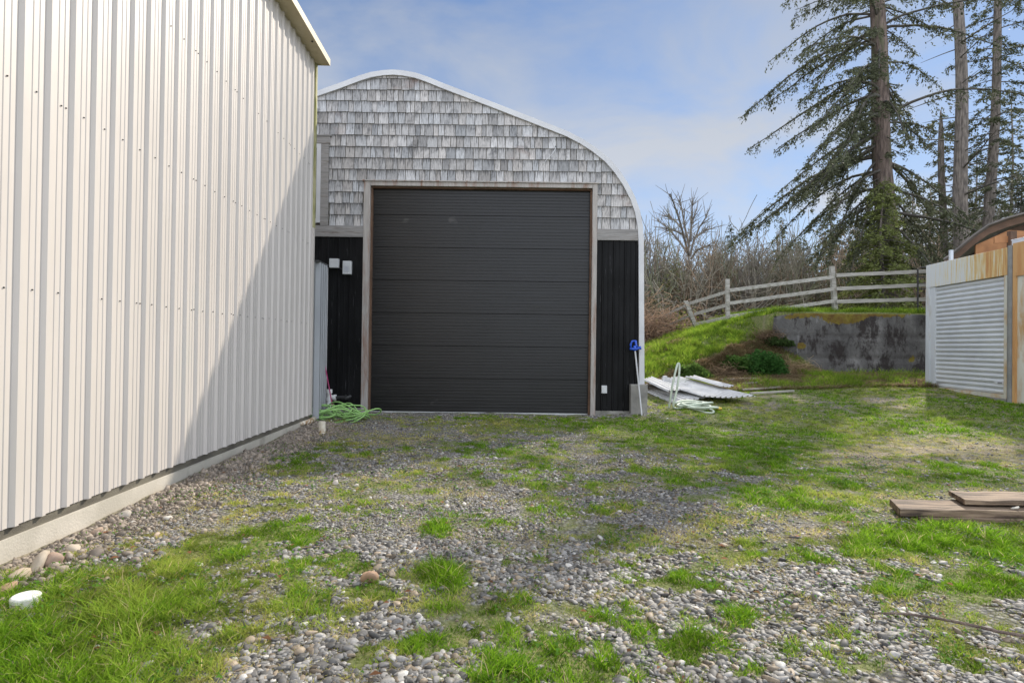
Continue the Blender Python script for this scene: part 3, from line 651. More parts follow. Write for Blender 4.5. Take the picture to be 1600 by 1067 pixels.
# sectional door
def door_mat():
    m, n, b_, l = newmat('black_door'); z = noise_node(n, .7, (1, 1, .7), 6, .6); r = ramp(n, z.outputs[0], [(.3, (.006,.006,.006)), (.7, (.011,.0105,.0105))])
    z2 = noise_node(n, 3, (.35, 1, 5), 5, .7); r2 = ramp(n, z2.outputs[0], [(.45, 0.), (.8, .25)]); c = mixc(n, r2.outputs[0], r.outputs[0], (.04, .038, .036))
    z3 = noise_node(n, 2.2, (1, 1, 1), 2, .4); r3 = ramp(n, z3.outputs[0], [(.74, 0.), (.78, .5)]); c2 = mixc(n, r3.outputs[0], c.outputs[0], (.07, .065, .06))
    l(c2.outputs[0], b_.inputs['Base Color']); b_.inputs['Specular IOR Level'].default_value = .42
    l(ramp(n, z2.outputs[0], [(.3, .30), (.7, .44)]).outputs[0], b_.inputs['Roughness']); z4 = noise_node(n, 40, (1, 1, 1), 3, .6); bump(n, z4.outputs[0], b_, .12, .002); return m
door = MB(); seams = [B(750, yy).z for yy in (644, 592, 541, 489.5, 438, 386.5, 335.5)]; seams[0] = .03; seams.append(DZ1+.02)
x0, x1 = DX0-.01, DX1+.01; yf = YB+.10
pr = [(.02, 0)]
for i in range(len(seams)-1):
    za, zb_ = seams[i], seams[i+1]; pr += [(za, .010), (za+.005, 0)]
    nr = max(2, int(round((zb_-za)/.067)))
    for j in range(1, nr):
        zz_ = za+(zb_-za)*j/nr; pr += [(zz_-.009, 0), (zz_-.004, .003), (zz_+.004, .003), (zz_+.009, 0)]
    pr += [(zb_-.008, 0)]
V = [(xx, yf+o_, z_) for z_, o_ in pr for xx in (x0, x1)]; door.add(V, [(i*2, i*2+1, i*2+3, i*2+2) for i in range(len(pr)-1)])
door.box((x0, yf+.02, 0), (x1, yf+.05, DZ1+.02))
dr = door.build('garage_door', door_mat(), barn)
b = MB(); b.box((x0, yf-.006, -.01), (x1, yf+.019, .026)); b.build('bottom_seal', MAT['greyp'], dr)
# window at the left edge of the gable
wz0, wz1 = B(500, 349).z, B(500, 226).z; wx1 = B(502, 290).x; wx0 = wx1-1.1
win = MB()
fw = .085
win.box((wx0, YB-.055, wz0), (wx1, YB+.0, wz0+fw)); win.box((wx0, YB-.055, wz1-fw), (wx1, YB+.0, wz1)); win.box((wx0, YB-.055, wz0+fw), (wx0+fw, YB, wz1-fw)); win.box((wx1-fw, YB-.055, wz0+fw), (wx1, YB, wz1-fw))
wo = win.build('window', MAT['white'], barn, bevel=.004)
mg, ng, bg_, lg = newmat('window_glass'); bg_.inputs['Base Color'].default_value = (.03, .035, .04, 1); bg_.inputs['Roughness'].default_value = .05; bg_.inputs['Specular IOR Level'].default_value = .8
zq = noise_node(ng, 2, (1,1,1), 2); bump(ng, zq.outputs[0], bg_, .04, .01)
b = MB(); b.box((wx0+fw, YB-.03, wz0+fw), (wx1-fw, YB-.02, wz1-fw)); b.build('pane', mg, wo)
b = MB(); b.box((wx1+.001, YB-.05, bzt+.001), (WINX-.003, YB, wz1+.001)); b.box((wx0-.1, YB-.06, wz1+.002), (WINX+.02, YB, wz1+.15)); b.build('casing', MAT['board'], wo, bevel=.003)
b = MB(); b.box((wx0-.1, YB-.075, wz1+.152), (WINX+.05, YB, wz1+.18)); b.build('drip_cap', MAT['board'], wo)
# boxes fixed to the wall
def wallbox(name, pxa, pya, pxb, pyb, dep, mat, par=barn):
    a_, c_ = B(pxa, pyb), B(pxb, pya); b = MB(); b.box((a_.x, YB-.04-dep, a_.z), (c_.x, YB-.03, c_.z)); return b.build(name, mat, par, bevel=.008)
jb = wallbox('junction_box', 517, 405.5, 531.5, 419.5, .08, MAT['greyp'])
kp = wallbox('meter_box', 537.5, 409, 551, 429.5, .07, MAT['greyp'])
b = MB(); a_, c_ = B(540.5, 425), B(547.5, 417); b.box((a_.x, YB-.1145, a_.z), (c_.x, YB-.1095, c_.z)); b.build('keypad', MAT['galv'], kp)
b = MB(); b.tube([B(531, 419, .06), B(534, 421, .05), B(545, 420, .03)], .012, 6); b.build('conduit', MAT['blackp'], jb)
ob = wallbox('outlet_box', 939, 602, 947.5, 614, .05, MAT['greyp']); b = MB(); a_, c_ = B(941.5, 611), B(945, 605); b.box((a_.x, YB-.094, a_.z), (c_.x, YB-.0895, c_.z)); b.build('cover', MAT['white'], ob)
b = MB(); b.tube([B(868.5, 231, .03), B(867, 236, .09), B(862, 244, .11), B(857, 249, .10), B(850, 256, .06), B(848, 259, .05)], .0065, 6); b.build('loose_cable', MAT['white'], barn, smooth=True)
b = MB(); b.tube([B(868.5, 230.5, 0), B(868.5, 230.5, .035)], .018, 8); b.build('cable_hole', MAT['blackp'], barn)

# grey corrugated side screen between the two buildings
ys_ = YC+.06; pa = Vector((P(490.5, 500, ys_).x, ys_, 0)); pb = Vector((P(507, 500, YB-.03).x, YB-.05, 0))
scr = thing('side_screen', 'low grey corrugated metal screen joining the cream wall to the barn', 'screen', tuple(pa))
dv = (pb-pa); ln = dv.length; dv.normalize(); nn_ = Vector((dv.y, -dv.x, 0))
za, zc = P(490.5, 409, ys_).z, P(507, 417, YB).z
b = MB(); pr = []; u = 0
while u < ln-.42: pr += [(u, 0), (u+.16, 0), (u+.18, .085), (u+.30, .085), (u+.32, 0)]; u += .40
pr.append((ln, 0)); V = []
for u, o_ in pr:
    q = pa+dv*u+nn_*o_; zt_ = za+(zc-za)*u/ln; V += [(q.x, q.y, .10), (q.x, q.y, zt_)]
b.add(V, [(i*2, i*2+2, i*2+3, i*2+1) for i in range(len(pr)-1)]); b.build('corrugated_sheet', surf('dull_galvanised', (.26,.27,.28), (.36,.37,.38), 2, (1,1,.4), .55, .2, .08, .002), scr)
b = MB(); b.obox(pa+nn_*-.02+Vector((0, 0, za+.001)), dv*ln+Vector((0, 0, zc-za)), nn_*.09, (0, 0, .03)); b.build('cap_strip', MAT['blackp'], scr)
b = MB(); b.obox(pb+nn_*-.0+dv*-.06+Vector((0, 0, .1)), dv*.06, nn_*.065, (0, 0, zc-.1)); b.build('edge_trim', MAT['white'], scr)
b = MB()
for yy in (461, 497, 537, 618): p = B(509.7, yy, .03); b.tube([p, p+Vector((0, -.02, 0))], .012, 6)
tag(b.build('screws', MAT['white'], scr), kind='stuff')

# ------------------------------------------------------------------ loose objects by the barn
def coil(b, cx_, cy_, rx, ry, n, seed, rad, z0=None, spread=.05, zr=.03, lay=.6):
    r = random.Random(seed); pts = []; ph = r.uniform(0, 6.28)
    for i in range(n):
        ox, oy, sx, sy, rt, dzz = r.gauss(0, spread), r.gauss(0, spread), r.uniform(.55, 1.2), r.uniform(.5, 1.25), r.gauss(0, .5), r.uniform(0, zr)
        for j in range(24):
            a = ph+2*math.pi*j/24; x = rx*sx*math.cos(a); y = ry*sy*math.sin(a); X_ = x*math.cos(rt)-y*math.sin(rt)+ox+cx_; Y_ = x*math.sin(rt)+y*math.cos(rt)+oy+cy_
            pts.append([X_, Y_, Hs(X_, Y_)+rad+dzz+i*rad*lay+zr*.6*math.sin(a*2+i)])
    P_ = np.array(pts)
    for _ in range(3): P_[1:-1] = (P_[:-2]+2*P_[1:-1]+P_[2:])/4
    b.tube([tuple(p) for p in P_], rad, 8)
c_ = G(524, 655)
gh = MB(); coil(gh, c_.x-.05, c_.y+.10, .46, .27, 11, 4, .013, spread=.15, zr=.16, lay=.8)
p0 = G(482, 650); p1 = G(505, 662); gh.tube([(c_.x-.2, c_.y+.1, .12), (p0.x+.1, p0.y+.1, .10), (p0.x, p0.y, .09), (p1.x, p1.y-.05, .04), (c_.x+.2, c_.y-.25, .04)], .014, 8)
o = gh.build('garden_hose', MAT['green_hose'], None, smooth=True); tag(o, 'tangled bright green garden hose coiled beside the white standpipe', 'hose')
# standpipe
sp = G(521, 645); sx, sy = B(521, 620).x, YB-.28
t = thing('standpipe', 'white plastic standpipe with black spout at the barn wall', 'pipe', (sx, sy, 0))
b = MB(); z1 = P(521, 610, sy).z; b.tube([(sx, sy, -.05), (sx, sy, z1)], .045, 14); b.tube([(sx, sy, z1-.05), (sx, sy, z1+.02)], .062, 14); b.tube([(sx-.0, sy, z1-.14), (sx+.0, sy, z1-.2)], .06, 14); b.build('riser', MAT['pvc'], t, smooth=False)
zz_ = P(521, 621, sy).z; b = MB(); b.tube([(sx+.03, sy, zz_), (sx+.10, sy, zz_)], .05, 12); b.tube([(sx+.10, sy, zz_), (sx+.14, sy, zz_)], .06, 12); b.build('tee', MAT['pvc'], t)
b = MB(); b.tube([(sx+.14, sy, zz_), (sx+.26, sy, zz_+.005), (sx+.36, sy, zz_+.0), (sx+.42, sy+.05, zz_+.03)], [.032, .035, .035, .03], 10); b.tube([(sx+.34, sy-.03, zz_-.03), (sx+.34, sy-.03, zz_+.06)], .018, 8); b.build('spout', MAT['blackp'], t)
b = MB(); a0, a1 = P(502, 540, YB-.55), Vector((P(522, 648, YB-.62).x, YB-.62, .03)); b.tube([a1, a1.lerp(a0, .5), a0], .012, 8); pole = b.build('broom_pole', MAT['magenta'], None); tag(pole, 'thin magenta pole leaning on the corrugated screen behind the green hose', 'pole')
b = MB(); b.tube([a0.lerp(a1, .10), a0+(a0-a1).normalized()*.01], .0145, 8); b.build('grip', MAT['blackp'], pole)
# pipe stubs
p = G(503, 677); b = MB(); ht = .17; b.tube([(p.x, p.y, p.z-.05), (p.x, p.y, p.z+ht)], .052, 16); b.tube([(p.x, p.y, p.z+ht), (p.x, p.y, p.z+ht+.012)], .046, 16)
tag(b.build('pipe_stub', MAT['stub']), 'short rust stained pipe stub standing in front of the green hose', 'pipe')
p = G(40, 946); b = MB(); b.tube([(p.x, p.y, p.z-.04), (p.x, p.y, p.z+.05)], [.062, .066], 24); b.tube([(p.x, p.y, p.z+.05), (p.x, p.y, p.z+.057)], [.066, .058], 24)
tag(b.build('plastic_cap', MAT['pvc'], bevel=.003), 'white plastic pipe cap sticking out of the stones by the foundation', 'cap')
# blue-headed pole
t = thing('squeegee_pole', 'white pole with blue head leaning against the barn corner trim', 'pole', tuple(G(996, 643)))
a1 = Vector(t.location); a0 = P(992, 545, YB-.13); a1.y = YB-.3; a1.z = 0.02
b = MB(); b.tube([a1, a0], .016, 10); b.build('shaft', MAT['white'], t)
b = MB(); h0 = P(984.5, 548, YB-.14); s_ = (YB-.14)/FPX
def hp(px, py): q = P(px, py, YB-.14); return q
b.tube([hp(992, 548), hp(992, 540)], .03, 10)
b.tube([hp(986, 545), hp(985.5, 538), hp(988, 533), hp(993, 532.5)], [.018, .022, .022, .02], 8)
b.tube([hp(993, 532), hp(994, 540), hp(996, 543)], .024, 8); b.tube([hp(984, 545), hp(993, 545.5), hp(1000.5, 543)], [.022, .03, .02], 8); b.tube([hp(1000, 541), hp(1001, 546)], .02, 8)
b.build('head', MAT['blue'], t, smooth=True)

# corrugated sheets heap
def sheet(corner, ux, L_, W_, z, tilt=(0, 0), seed=0, label='', thick=.0):
    """ribbed sheet: corner, direction of ribs ux, length, width"""
    r = random.Random(seed); ux = Vector((ux[0], ux[1], 0)).normalized(); uy = Vector((-ux.y, ux.x, 0)); b = MB(); pr = []; v = 0
    while v < W_-.1: pr += [(v, 0), (v+.075, 0), (v+.09, .022), (v+.115, .022), (v+.13, 0)]; v += .19
    pr.append((W_, 0)); NN = 8; V = []
    for s_ in range(2):
        for v, o_ in pr:
            for i in range(NN):
                q = corner+ux*(L_*i/(NN-1))+uy*v; w_ = .012*math.sin(i*1.3+seed)+.01*math.sin(v*4+seed)
                V.append((q.x, q.y, z+o_+w_+tilt[0]*i/(NN-1)*L_+tilt[1]*v-(.004 if s_ else 0)))
    n_ = len(pr); f = []
    for s_ in range(2):
        for j in range(n_-1):
            for i in range(NN-1):
                q = (s_*n_*NN+j*NN+i, s_*n_*NN+j*NN+i+1, s_*n_*NN+(j+1)*NN+i+1, s_*n_*NN+(j+1)*NN+i); f.append(q if s_ == 0 else q[::-1])
    b.add(V, f); o = b.build('metal_sheet', MAT['sheet']); tag(o, label, 'metal sheet', 'corrugated sheets heaped beside the barn'); return o
def gz(p): return Hs(p.x, p.y)
s0 = G(1180, 622); s1 = G(1060, 592)
dsh = Vector((s0.x-s1.x, s0.y-s1.y, 0)).normalized()

def sheet4(A, B_, C_, D, seed, label, lift, nr=9):
    """ribbed sheet spanned between four corners, ribs running A->B_"""
    A, B_, C_, D = [G(*q, lift)+Vector((0, 0, lift)) for q in (A, B_, C_, D)]; b = MB(); NN = 12; pr = []
    for j in range(nr):
        t0 = j/nr; w_ = 1/nr; pr += [(t0, 0), (t0+.42*w_, 0), (t0+.52*w_, .028), (t0+.74*w_, .028), (t0+.84*w_, 0)]
    pr.append((1., 0)); V = []
    for s_ in range(2):
        for v, o_ in pr:
            for i in range(NN):
                u = i/(NN-1); q = (A*(1-u)+B_*u)*(1-v)+(D*(1-u)+C_*u)*v
                V.append((q.x, q.y, q.z+o_+.010*math.sin(u*5+seed+v*3)+.02*math.sin(v*5+seed)*u-(.004 if s_ else 0)))
    n_ = len(pr); f = []
    for s_ in range(2):
        for j in range(n_-1):
            for i in range(NN-1):
                q = (s_*n_*NN+j*NN+i, s_*n_*NN+j*NN+i+1, s_*n_*NN+(j+1)*NN+i+1, s_*n_*NN+(j+1)*NN+i); f.append(q if s_ == 0 else q[::-1])
    b.add(V, f); o = b.build('metal_sheet', MAT['sheet']); tag(o, label, 'metal sheet', 'corrugated sheets heaped beside the barn'); return o
sheet4((1062, 589), (1182, 621), (1098, 620), (1012, 596), 2, 'widest pale ribbed sheet on top of the heap, its corner pointing right', .16, 10)
sheet4((1088, 587), (1147, 603), (1128, 605), (1070, 589), 3, 'narrow pale sheet on top at the back of the heap', .26, 3)
sheet4((1020, 588), (1066, 607), (1044, 612), (1004, 594), 4, 'slanted pale sheet nearest the barn corner, running towards the yard', .24, 4)
sheet4((1030, 598), (1118, 622), (1062, 626), (1004, 602), 1, 'pale ribbed sheet at the front of the heap beside the pale hose', .07, 6)
sheet4((1010, 604), (1070, 627), (1052, 629), (1002, 609), 5, 'stained narrow sheet lying lowest at the barn side of the heap', .03, 3)
def beam(pa, pb, wv, th, lift, mat, label, group, cat='board', name='board'):
    a_ = Vector(pa); c_ = Vector(pb); ld = (c_-a_); sd_ = Vector((-ld.y, ld.x, 0)).normalized(); b = MB()
    b.obox(a_+Vector((0, 0, lift))-sd_*wv/2, ld, sd_*wv, (0, 0, th)); o = b.build(name, mat, bevel=.004); tag(o, label, cat, group); return o
for (q, label, wv) in (((1125, 596, 1184, 594), 'long weathered grey board lying at the back of the sheet heap', .10), ((1160, 602, 1185, 601), 'short pale board just in front of the long back board', .08),
                       ((1160, 612, 1219, 608), 'pale batten poking out from under the heap, the farther of two', .06), ((1172, 618, 1240, 614), 'grey batten poking farthest right of the sheet heap', .07)):
    beam(G(q[0], q[1]), G(q[2], q[3]), wv, .04, .03, MAT['rail'], label, 'loose boards around the sheet heap')
for (px, py, r_, lb) in ((1035, 598, .5, 'small pale block standing on the sheet nearest the barn'),):
    p = G(px+5, py+8); b = MB(); b.box((p.x-.09, p.y-.06, p.z+.16), (p.x+.09, p.y+.06, p.z+.26)); b.box((p.x-.07, p.y-.04, p.z+.26), (p.x+.03, p.y+.04, p.z+.30)); tag(b.build('metal_offcut', MAT['sheet'], bevel=.01), lb, 'offcut')
# pale hose with upright loop
p = G(1088, 640); b = MB(); coil(b, p.x, p.y, .46, .22, 5, 9, .022, spread=.06, zr=.05, lay=.9)
yl = p.y-.02; lp = [G(1125, 636), None]; L0 = [(1045, 645), (1047, 625), (1051, 600), (1056, 578), (1059, 568.5), (1061.5, 570), (1061, 585), (1057, 612), (1052, 632), (1056, 640), (1075, 636)]
q = [P(px, py, yl-.05*math.sin(i)) for i, (px, py) in enumerate(L0)]; 
for v_ in q: v_.z = max(v_.z, Hs(v_.x, v_.y)+.025)
Q = [q[0]];
for i in range(len(q)-1):
    pp = q[max(i-1, 0)]; p1_ = q[i]; p2_ = q[i+1]; p3_ = q[min(i+2, len(q)-1)]
    for s_ in (.25, .5, .75, 1.):
        Q.append(.5*((2*p1_)+(p2_-pp)*s_+(2*pp-5*p1_+4*p2_-p3_)*s_*s_+(3*p1_-pp-3*p2_+p3_)*s_**3))
b.tube(Q, .022, 8)
ph_ = b.build('suction_hose', MAT['pale_hose'], smooth=True); tag(ph_, 'pale green stiff hose coiled on the ground with one loop standing upright', 'hose')
b = MB(); e = G(1122, 641); b.tube([(e.x-.05, e.y-.02, e.z+.05), (e.x+.02, e.y-.04, e.z+.04)], .035, 10); b.tube([(e.x+.02, e.y-.04, e.z+.04), (e.x+.06, e.y-.05, e.z+.04)], .028, 6); b.build('fitting', MAT['brass'], ph_)

# planks in the right foreground
def plank(xa, xb, ya, yb, zl, th, skew, label, seed):
    b = MB(); r = random.Random(seed); NN = 14; V = []
    for i in range(NN+1):
        t_ = i/NN; x = xa+(xb-xa)*t_; e = .004*math.sin(i*2.1+seed); s_ = skew*(1-t_)
        ya_ = ya+r.uniform(-.004, .004); yb_ = yb+r.uniform(-.004, .004)
        V += [(x, ya_, zl), (x+s_, yb_, zl), (x+s_, yb_, zl+th+e), (x, ya_, zl+th+e)]
    f = [(i*4+j, i*4+(j+1) % 4, (i+1)*4+(j+1) % 4, (i+1)*4+j) for i in range(NN) for j in range(4)]+[(3, 2, 1, 0), tuple(NN*4+j for j in range(4))]
    b.add(V, [q[::-1] for q in f]); o = b.build('plank', MAT['plank'], bevel=.005); tag(o, label, 'plank', 'stacked planks in the right foreground'); return o
fl = P(1408, 808, 4.66); hg = Hs(3.6, 4.8)
plank(3.20, 6.0, 4.66, 4.98, hg+.035, .058, .13, 'long thick weathered plank lying in the grass under a shorter one', 1)
plank(3.80, 6.2, 4.74, 5.05, hg+.115, .040, -.0+.10, 'shorter brown plank resting on top of the long one', 2)
plank(3.34, 6.1, 4.63, 4.93, hg+.0, .033, .1, 'dark lowest board almost hidden in the grass beneath the planks', 3)
p = Vector((4.35, 4.70, hg+.1)); v, f, c = rocks_np(np.array([4.18]), np.array([4.70]), np.array([.05]), 2, cols=np.array([[1.5, 1.5, 1.4]])); v[:, 2] += (hg+.105-v[:, 2].mean())
o = npmesh('pebble', v, f, MAT['stone'], colr=c, smooth=True); tag(o, 'white pebble on the edge of the long plank', 'stone')

# single stones
def stone(px, py, size, colr, label, fl=.7, sub=3, seed=0):
    global rng
    st = rng; rng = np.random.default_rng(100+seed); p = G(px, py)
    v, f, c = rocks_np(np.array([p.x]), np.array([p.y]), np.array([size]), sub, cols=np.array([colr]), flat=fl, rough=.20, sink=.22); rng = st
    o = npmesh('stone', v, f, MAT['stone'], colr=c, smooth=True); tag(o, label, 'stone'); return o
stone(579, 907, .125, (1.05, .72, .50), 'smooth reddish brown stone lying among the grass left of the centre', .7, seed=1)
stone(612, 900, .055, (1.05, .9, .72), 'small tan stone just right of the reddish brown stone', .7, seed=2)
stone(1272, 935, .058, (.62, .62, .62), 'round grey stone on bare earth at the edge of the right gravel', .95, seed=3)
stone(1246, 927, .06, (.28, .22, .18), 'dark broken clod beside the round grey stone', .6, seed=4)
k = 0
for (px, py, s_, c_, lb) in [(28, 905, .13, (1., .85, .68), 'tan boulder behind the white pipe cap'), (60, 890, .15, (1.05, .95, .8), 'pale boulder against the foundation behind the white cap'),
        (12, 925, .12, (1.05, .72, .5), 'rusty brown stone left of the white pipe cap'), (84, 882, .12, (1.05, .8, .65), 'pinkish stone right of the pale boulder'),
        (100, 893, .07, (.9, .8, .7), 'small stone in the grass right of the pinkish stone'), (150, 868, .10, (.5, .45, .4), 'dark stone leaning on the foundation'),
        (195, 808, .12, (1.15, 1.1, 1.), 'large pale grey stone in the weeds by the foundation'), (262, 812, .06, (1.5, 1.5, 1.4), 'white angular stone lying out in the weeds'),
        (152, 835, .10, (1.05, .82, .65), 'brown stone halfway along the near foundation'), (245, 838, .06, (1.1, .9, .75), 'flat tan stone near the white angular stone'),
        (115, 862, .09, (1.1, 1., .85), 'cream stone leaning in the stone row by the near foundation'), (215, 800, .06, (.9, .82, .72), 'small stone just beyond the large pale grey stone'),
        (450, 668, .12, (.8, .72, .6), 'broken lump of concrete at the far end of the cream wall'), (470, 676, .09, (.5, .46, .4), 'dark stone beside the green hose'),
        (524, 757, .07, (1.4, 1.35, 1.3), 'white flat stone out on the gravel left of the door'), (556, 760, .07, (1.3, 1.25, 1.2), 'pale stone to the right of the white flat stone')]:
    k += 1; stone(px, py, s_, c_, lb, .75, 2, seed=20+k)
b = MB(); q = [G(px, py)+Vector((0, 0, .03)) for px, py in ((1372, 966), (1420, 968), (1460, 974), (1510, 984), (1560, 996), (1600, 1003), (1650, 1010))]; b.tube(q, [.004, .006, .007, .008, .008, .009, .009], 6)
q2 = [q[1], G(1412, 955)+Vector((0, 0, .05))]; b.tube(q2, .003, 5); tag(b.build('stick', MAT['bark_red']), 'long thin reddish stick lying on the gravel at the lower right', 'stick')

# ------------------------------------------------------------------ retaining wall
def moss_conc():
    m, n, b_, l = newmat('old_concrete')
    z = noise_node(n, 1.6, (1, 1, .6), 8, .62); r = ramp(n, z.outputs[0], [(.3, (.055,.052,.05)), (.55, (.12,.115,.108)), (.75, (.22,.212,.20))])
    z2 = noise_node(n, 1.3, (1.0, 1, .55), 10, .78, .1); r2 = ramp(n, z2.outputs[0], [(.49, 0.), (.56, .92)]); c = mixc(n, r2.outputs[0], r.outputs[0], (.022, .016, .014)).outputs[0]
    z4 = noise_node(n, 3, (2.5, 1, .35), 6, .7); r4 = ramp(n, z4.outputs[0], [(.60, 0.), (.72, .6)]); c = mixc(n, r4.outputs[0], c, (.30, .295, .29)).outputs[0]
    a = n.nodes.new('ShaderNodeAttribute'); a.attribute_name = 'Col'; z3 = noise_node(n, 4, (1, 1, 1), 6, .65)
    ad = n.nodes.new('ShaderNodeMath'); ad.operation = 'ADD'; l(a.outputs['Fac'], ad.inputs[0]); l(z3.outputs[0], ad.inputs[1]); r3 = ramp(n, ad.outputs[0], [(.98, 0.), (1.04, 1.)])
    c = mixc(n, r3.outputs[0], c, ramp(n, z3.outputs[0], [(.4, (.10, .055, .01)), (.65, (.16, .13, .015))]).outputs[0]).outputs[0]
    l(c, b_.inputs['Base Color']); b_.inputs['Roughness'].default_value = .95; zb2 = noise_node(n, 12, (1, 1, 1), 6, .65); bump(n, zb2.outputs[0], b_, .8, .03); return m
YR = 17.0; wl, wr = P(1212, 500, YR).x, 14.6; ztop = P(1320, 490, YR).z
nxw, nzw = 150, 40; xx = np.linspace(wl, wr, nxw); zz2 = np.linspace(-.2, ztop, nzw); XX, ZZ = np.meshgrid(xx, zz2, indexing='ij')
YY = YR+.05*(fbm(XX, ZZ, 1.5, 3)-.5)+.03*(np.abs(ZZ-1.15) < .05)+.03*(np.abs(ZZ-1.8) < .05)+.035*(np.abs(XX-10.1-.12*np.sin(ZZ*4)) < .04); top_ = ztop+.05*(fbm(xx, xx*0, 2., 3)-.5)-.10*ss(xx, wl+.6, wl); ZZ[:, -1] = top_; ZZ[:, -2] = top_-.05
XX[0] += .05*np.sin(zz2*3)
V1 = np.stack([XX.ravel(), YY.ravel(), ZZ.ravel()], -1); V2 = V1.copy(); V2[:, 1] = YR+.26
I = np.arange(nxw*nzw).reshape(nxw, nzw); qd = lambda A, B_, C_, D: np.stack([A, B_, C_, D], -1).reshape(-1, 4)
F1 = qd(I[:-1, :-1], I[1:, :-1], I[1:, 1:], I[:-1, 1:]); O = nxw*nzw
Ft = qd(I[:-1, -1], I[1:, -1], I[1:, -1]+O, I[:-1, -1]+O); Fl = qd(I[0, :-1], I[0, 1:], I[0, 1:]+O, I[0, :-1]+O); Fr_ = qd(I[-1, 1:], I[-1, :-1], I[-1, :-1]+O, I[-1, 1:]+O)
ppx, ppy = proj(V1[:, 0], V1[:, 1], V1[:, 2])
ms = blobs(ppx, ppy, [(1318, 494, 40, 15, .75), (1330, 491, 120, 8, .68), (1238, 494, 18, 9, .55), (1252, 540, 9, 7, .7), (1425, 560, 12, 14, .45), (1380, 491, 60, 6, .5)])
ms = np.concatenate([ms, ms+.2*(V1[:, 2] > ztop-.1)])
rw = npmesh('retaining_wall', np.concatenate([V1, V2]), np.concatenate([F1, Ft, Fl, Fr_]), moss_conc(), colr=ms[:, None], smooth=False)
tag(rw, 'old blackened concrete retaining wall with orange moss holding up the grassy bank', 'retaining wall')

# ------------------------------------------------------------------ fence
fn = thing('rail_fence', 'weathered grey three rail wooden fence running down over the grassy bank', 'fence', tuple(P(1303, 488, 17.75)))
Yp = {1446: 17.75, 1303: 17.75, 1138: 18.9, 1085: 20.6, 1040: 22.6}
def fpost(pt, pb_, Y, wd_=.13, sink=.25, Yb=None):
    a_, c_ = P(*pb_, Yb or Y), P(*pt, Y); ax = (c_-a_).normalized(); b = MB(); sx_ = Vector((1, 0, 0)); b.obox(a_-ax*sink-sx_*wd_/2+Vector((0, -.0, 0)), sx_*wd_, Vector((0, wd_, 0)), (c_-a_)+ax*sink); b.build('post', MAT['rail'], fn, bevel=.008)
fpost((1301.5, 416), (1307, 488), 17.78, .13); fpost((1137.5, 436), (1138.5, 509), 18.9, .12); fpost((1072, 470), (1090, 516), 20.6, .15); fpost((1500, 412), (1500, 486), 17.78)
def rail(q0, Y0_, q1, Y1_, hgt=.115):
    a_, c_ = P(*q0, Y0_), P(*q1, Y1_); b = MB(); d_ = c_-a_; NN = 6
    for i in range(1): b.obox(a_-Vector((0, .05, hgt/2)), d_, Vector((0, .045, 0)), (0, 0, hgt))
    b.build('rail', MAT['rail'], fn, bevel=.006)
for (l3, l2, l1) in (((431, 428), (455, 450), (472, 472)),): pass
for (ya_, yb_) in ((430.5, 423.5), (451.5, 444.5), (471.5, 468)):
    rail((1306, ya_), 17.75, (1500, yb_-1.5), 17.75)
for (ya_, yb_) in ((454, 433), (474, 452), (494.5, 470.5)):
    rail((1139, ya_), 18.87, (1302, yb_), 17.72)
for (ya_, yb_) in ((474, 455), (491, 476), (507, 495.5)):
    rail((1078 if ya_ < 480 else 1084, ya_), 20.55, (1139, yb_), 18.86)
for (ya_, yb_) in ((497, 474), (515, 492)):
    rail((1030, ya_), 23, (1078, yb_), 20.58, .10)
# iron gate by the end of the retaining wall
gt = thing('iron_gate', 'narrow black iron gate frame at the right end of the rail fence', 'gate', tuple(P(1440, 485, 17.5)))
b = MB(); b.tube([P(1434, 487, 17.5), P(1434, 420, 17.5), P(1440, 418, 17.5), P(1470, 416, 17.5), P(1470, 487, 17.5)], .028, 6); b.build('gate_frame', MAT['iron'], gt)
for yy in (433, 443, 452, 483): b = MB(); b.tube([P(1434, yy, 17.5), P(1470, yy-1, 17.5)], .016, 6); b.build('crossbar', MAT['iron'], gt)

# ------------------------------------------------------------------ roller-door shed on the right
YS = 14.0; cS = P(1447, 612, YS); sdir = Vector((.0904, 1, 0)).normalized(); sn = Vector((-sdir.y, sdir.x, 0))        # sn points to the yard
cS.z = 0
zt_s = P(1447, 415, YS).z; zb_s = P(1447, 607, YS).z
def S(dist, off, z): q = cS-sdir*dist+sn*off; return Vector((q.x, q.y, z))      # dist towards the camera
def sbox(b, d0, d1, o0, o1, z0, z1): b.obox(S(d0, o0, z0), S(d1, o0, z0)-S(d0, o0, z0), sn*(o1-o0), (0, 0, z1-z0))
def dist_at(px):
    k_ = (px-800)/FPX; yy = (cS.x-.0904*YS)/(k_-.0904); return (YS-yy)/sdir.y
dA, dB, dC, dD = dist_at(1461), dist_at(1570), dist_at(1575), dist_at(1583)
zf0 = P(1461, 448, 13.66).z
shed = thing('storage_container', 'pale steel storage container with closed roller shutter and rust streaked fascia', 'container', tuple(S(1.2, 0, zb_s)))
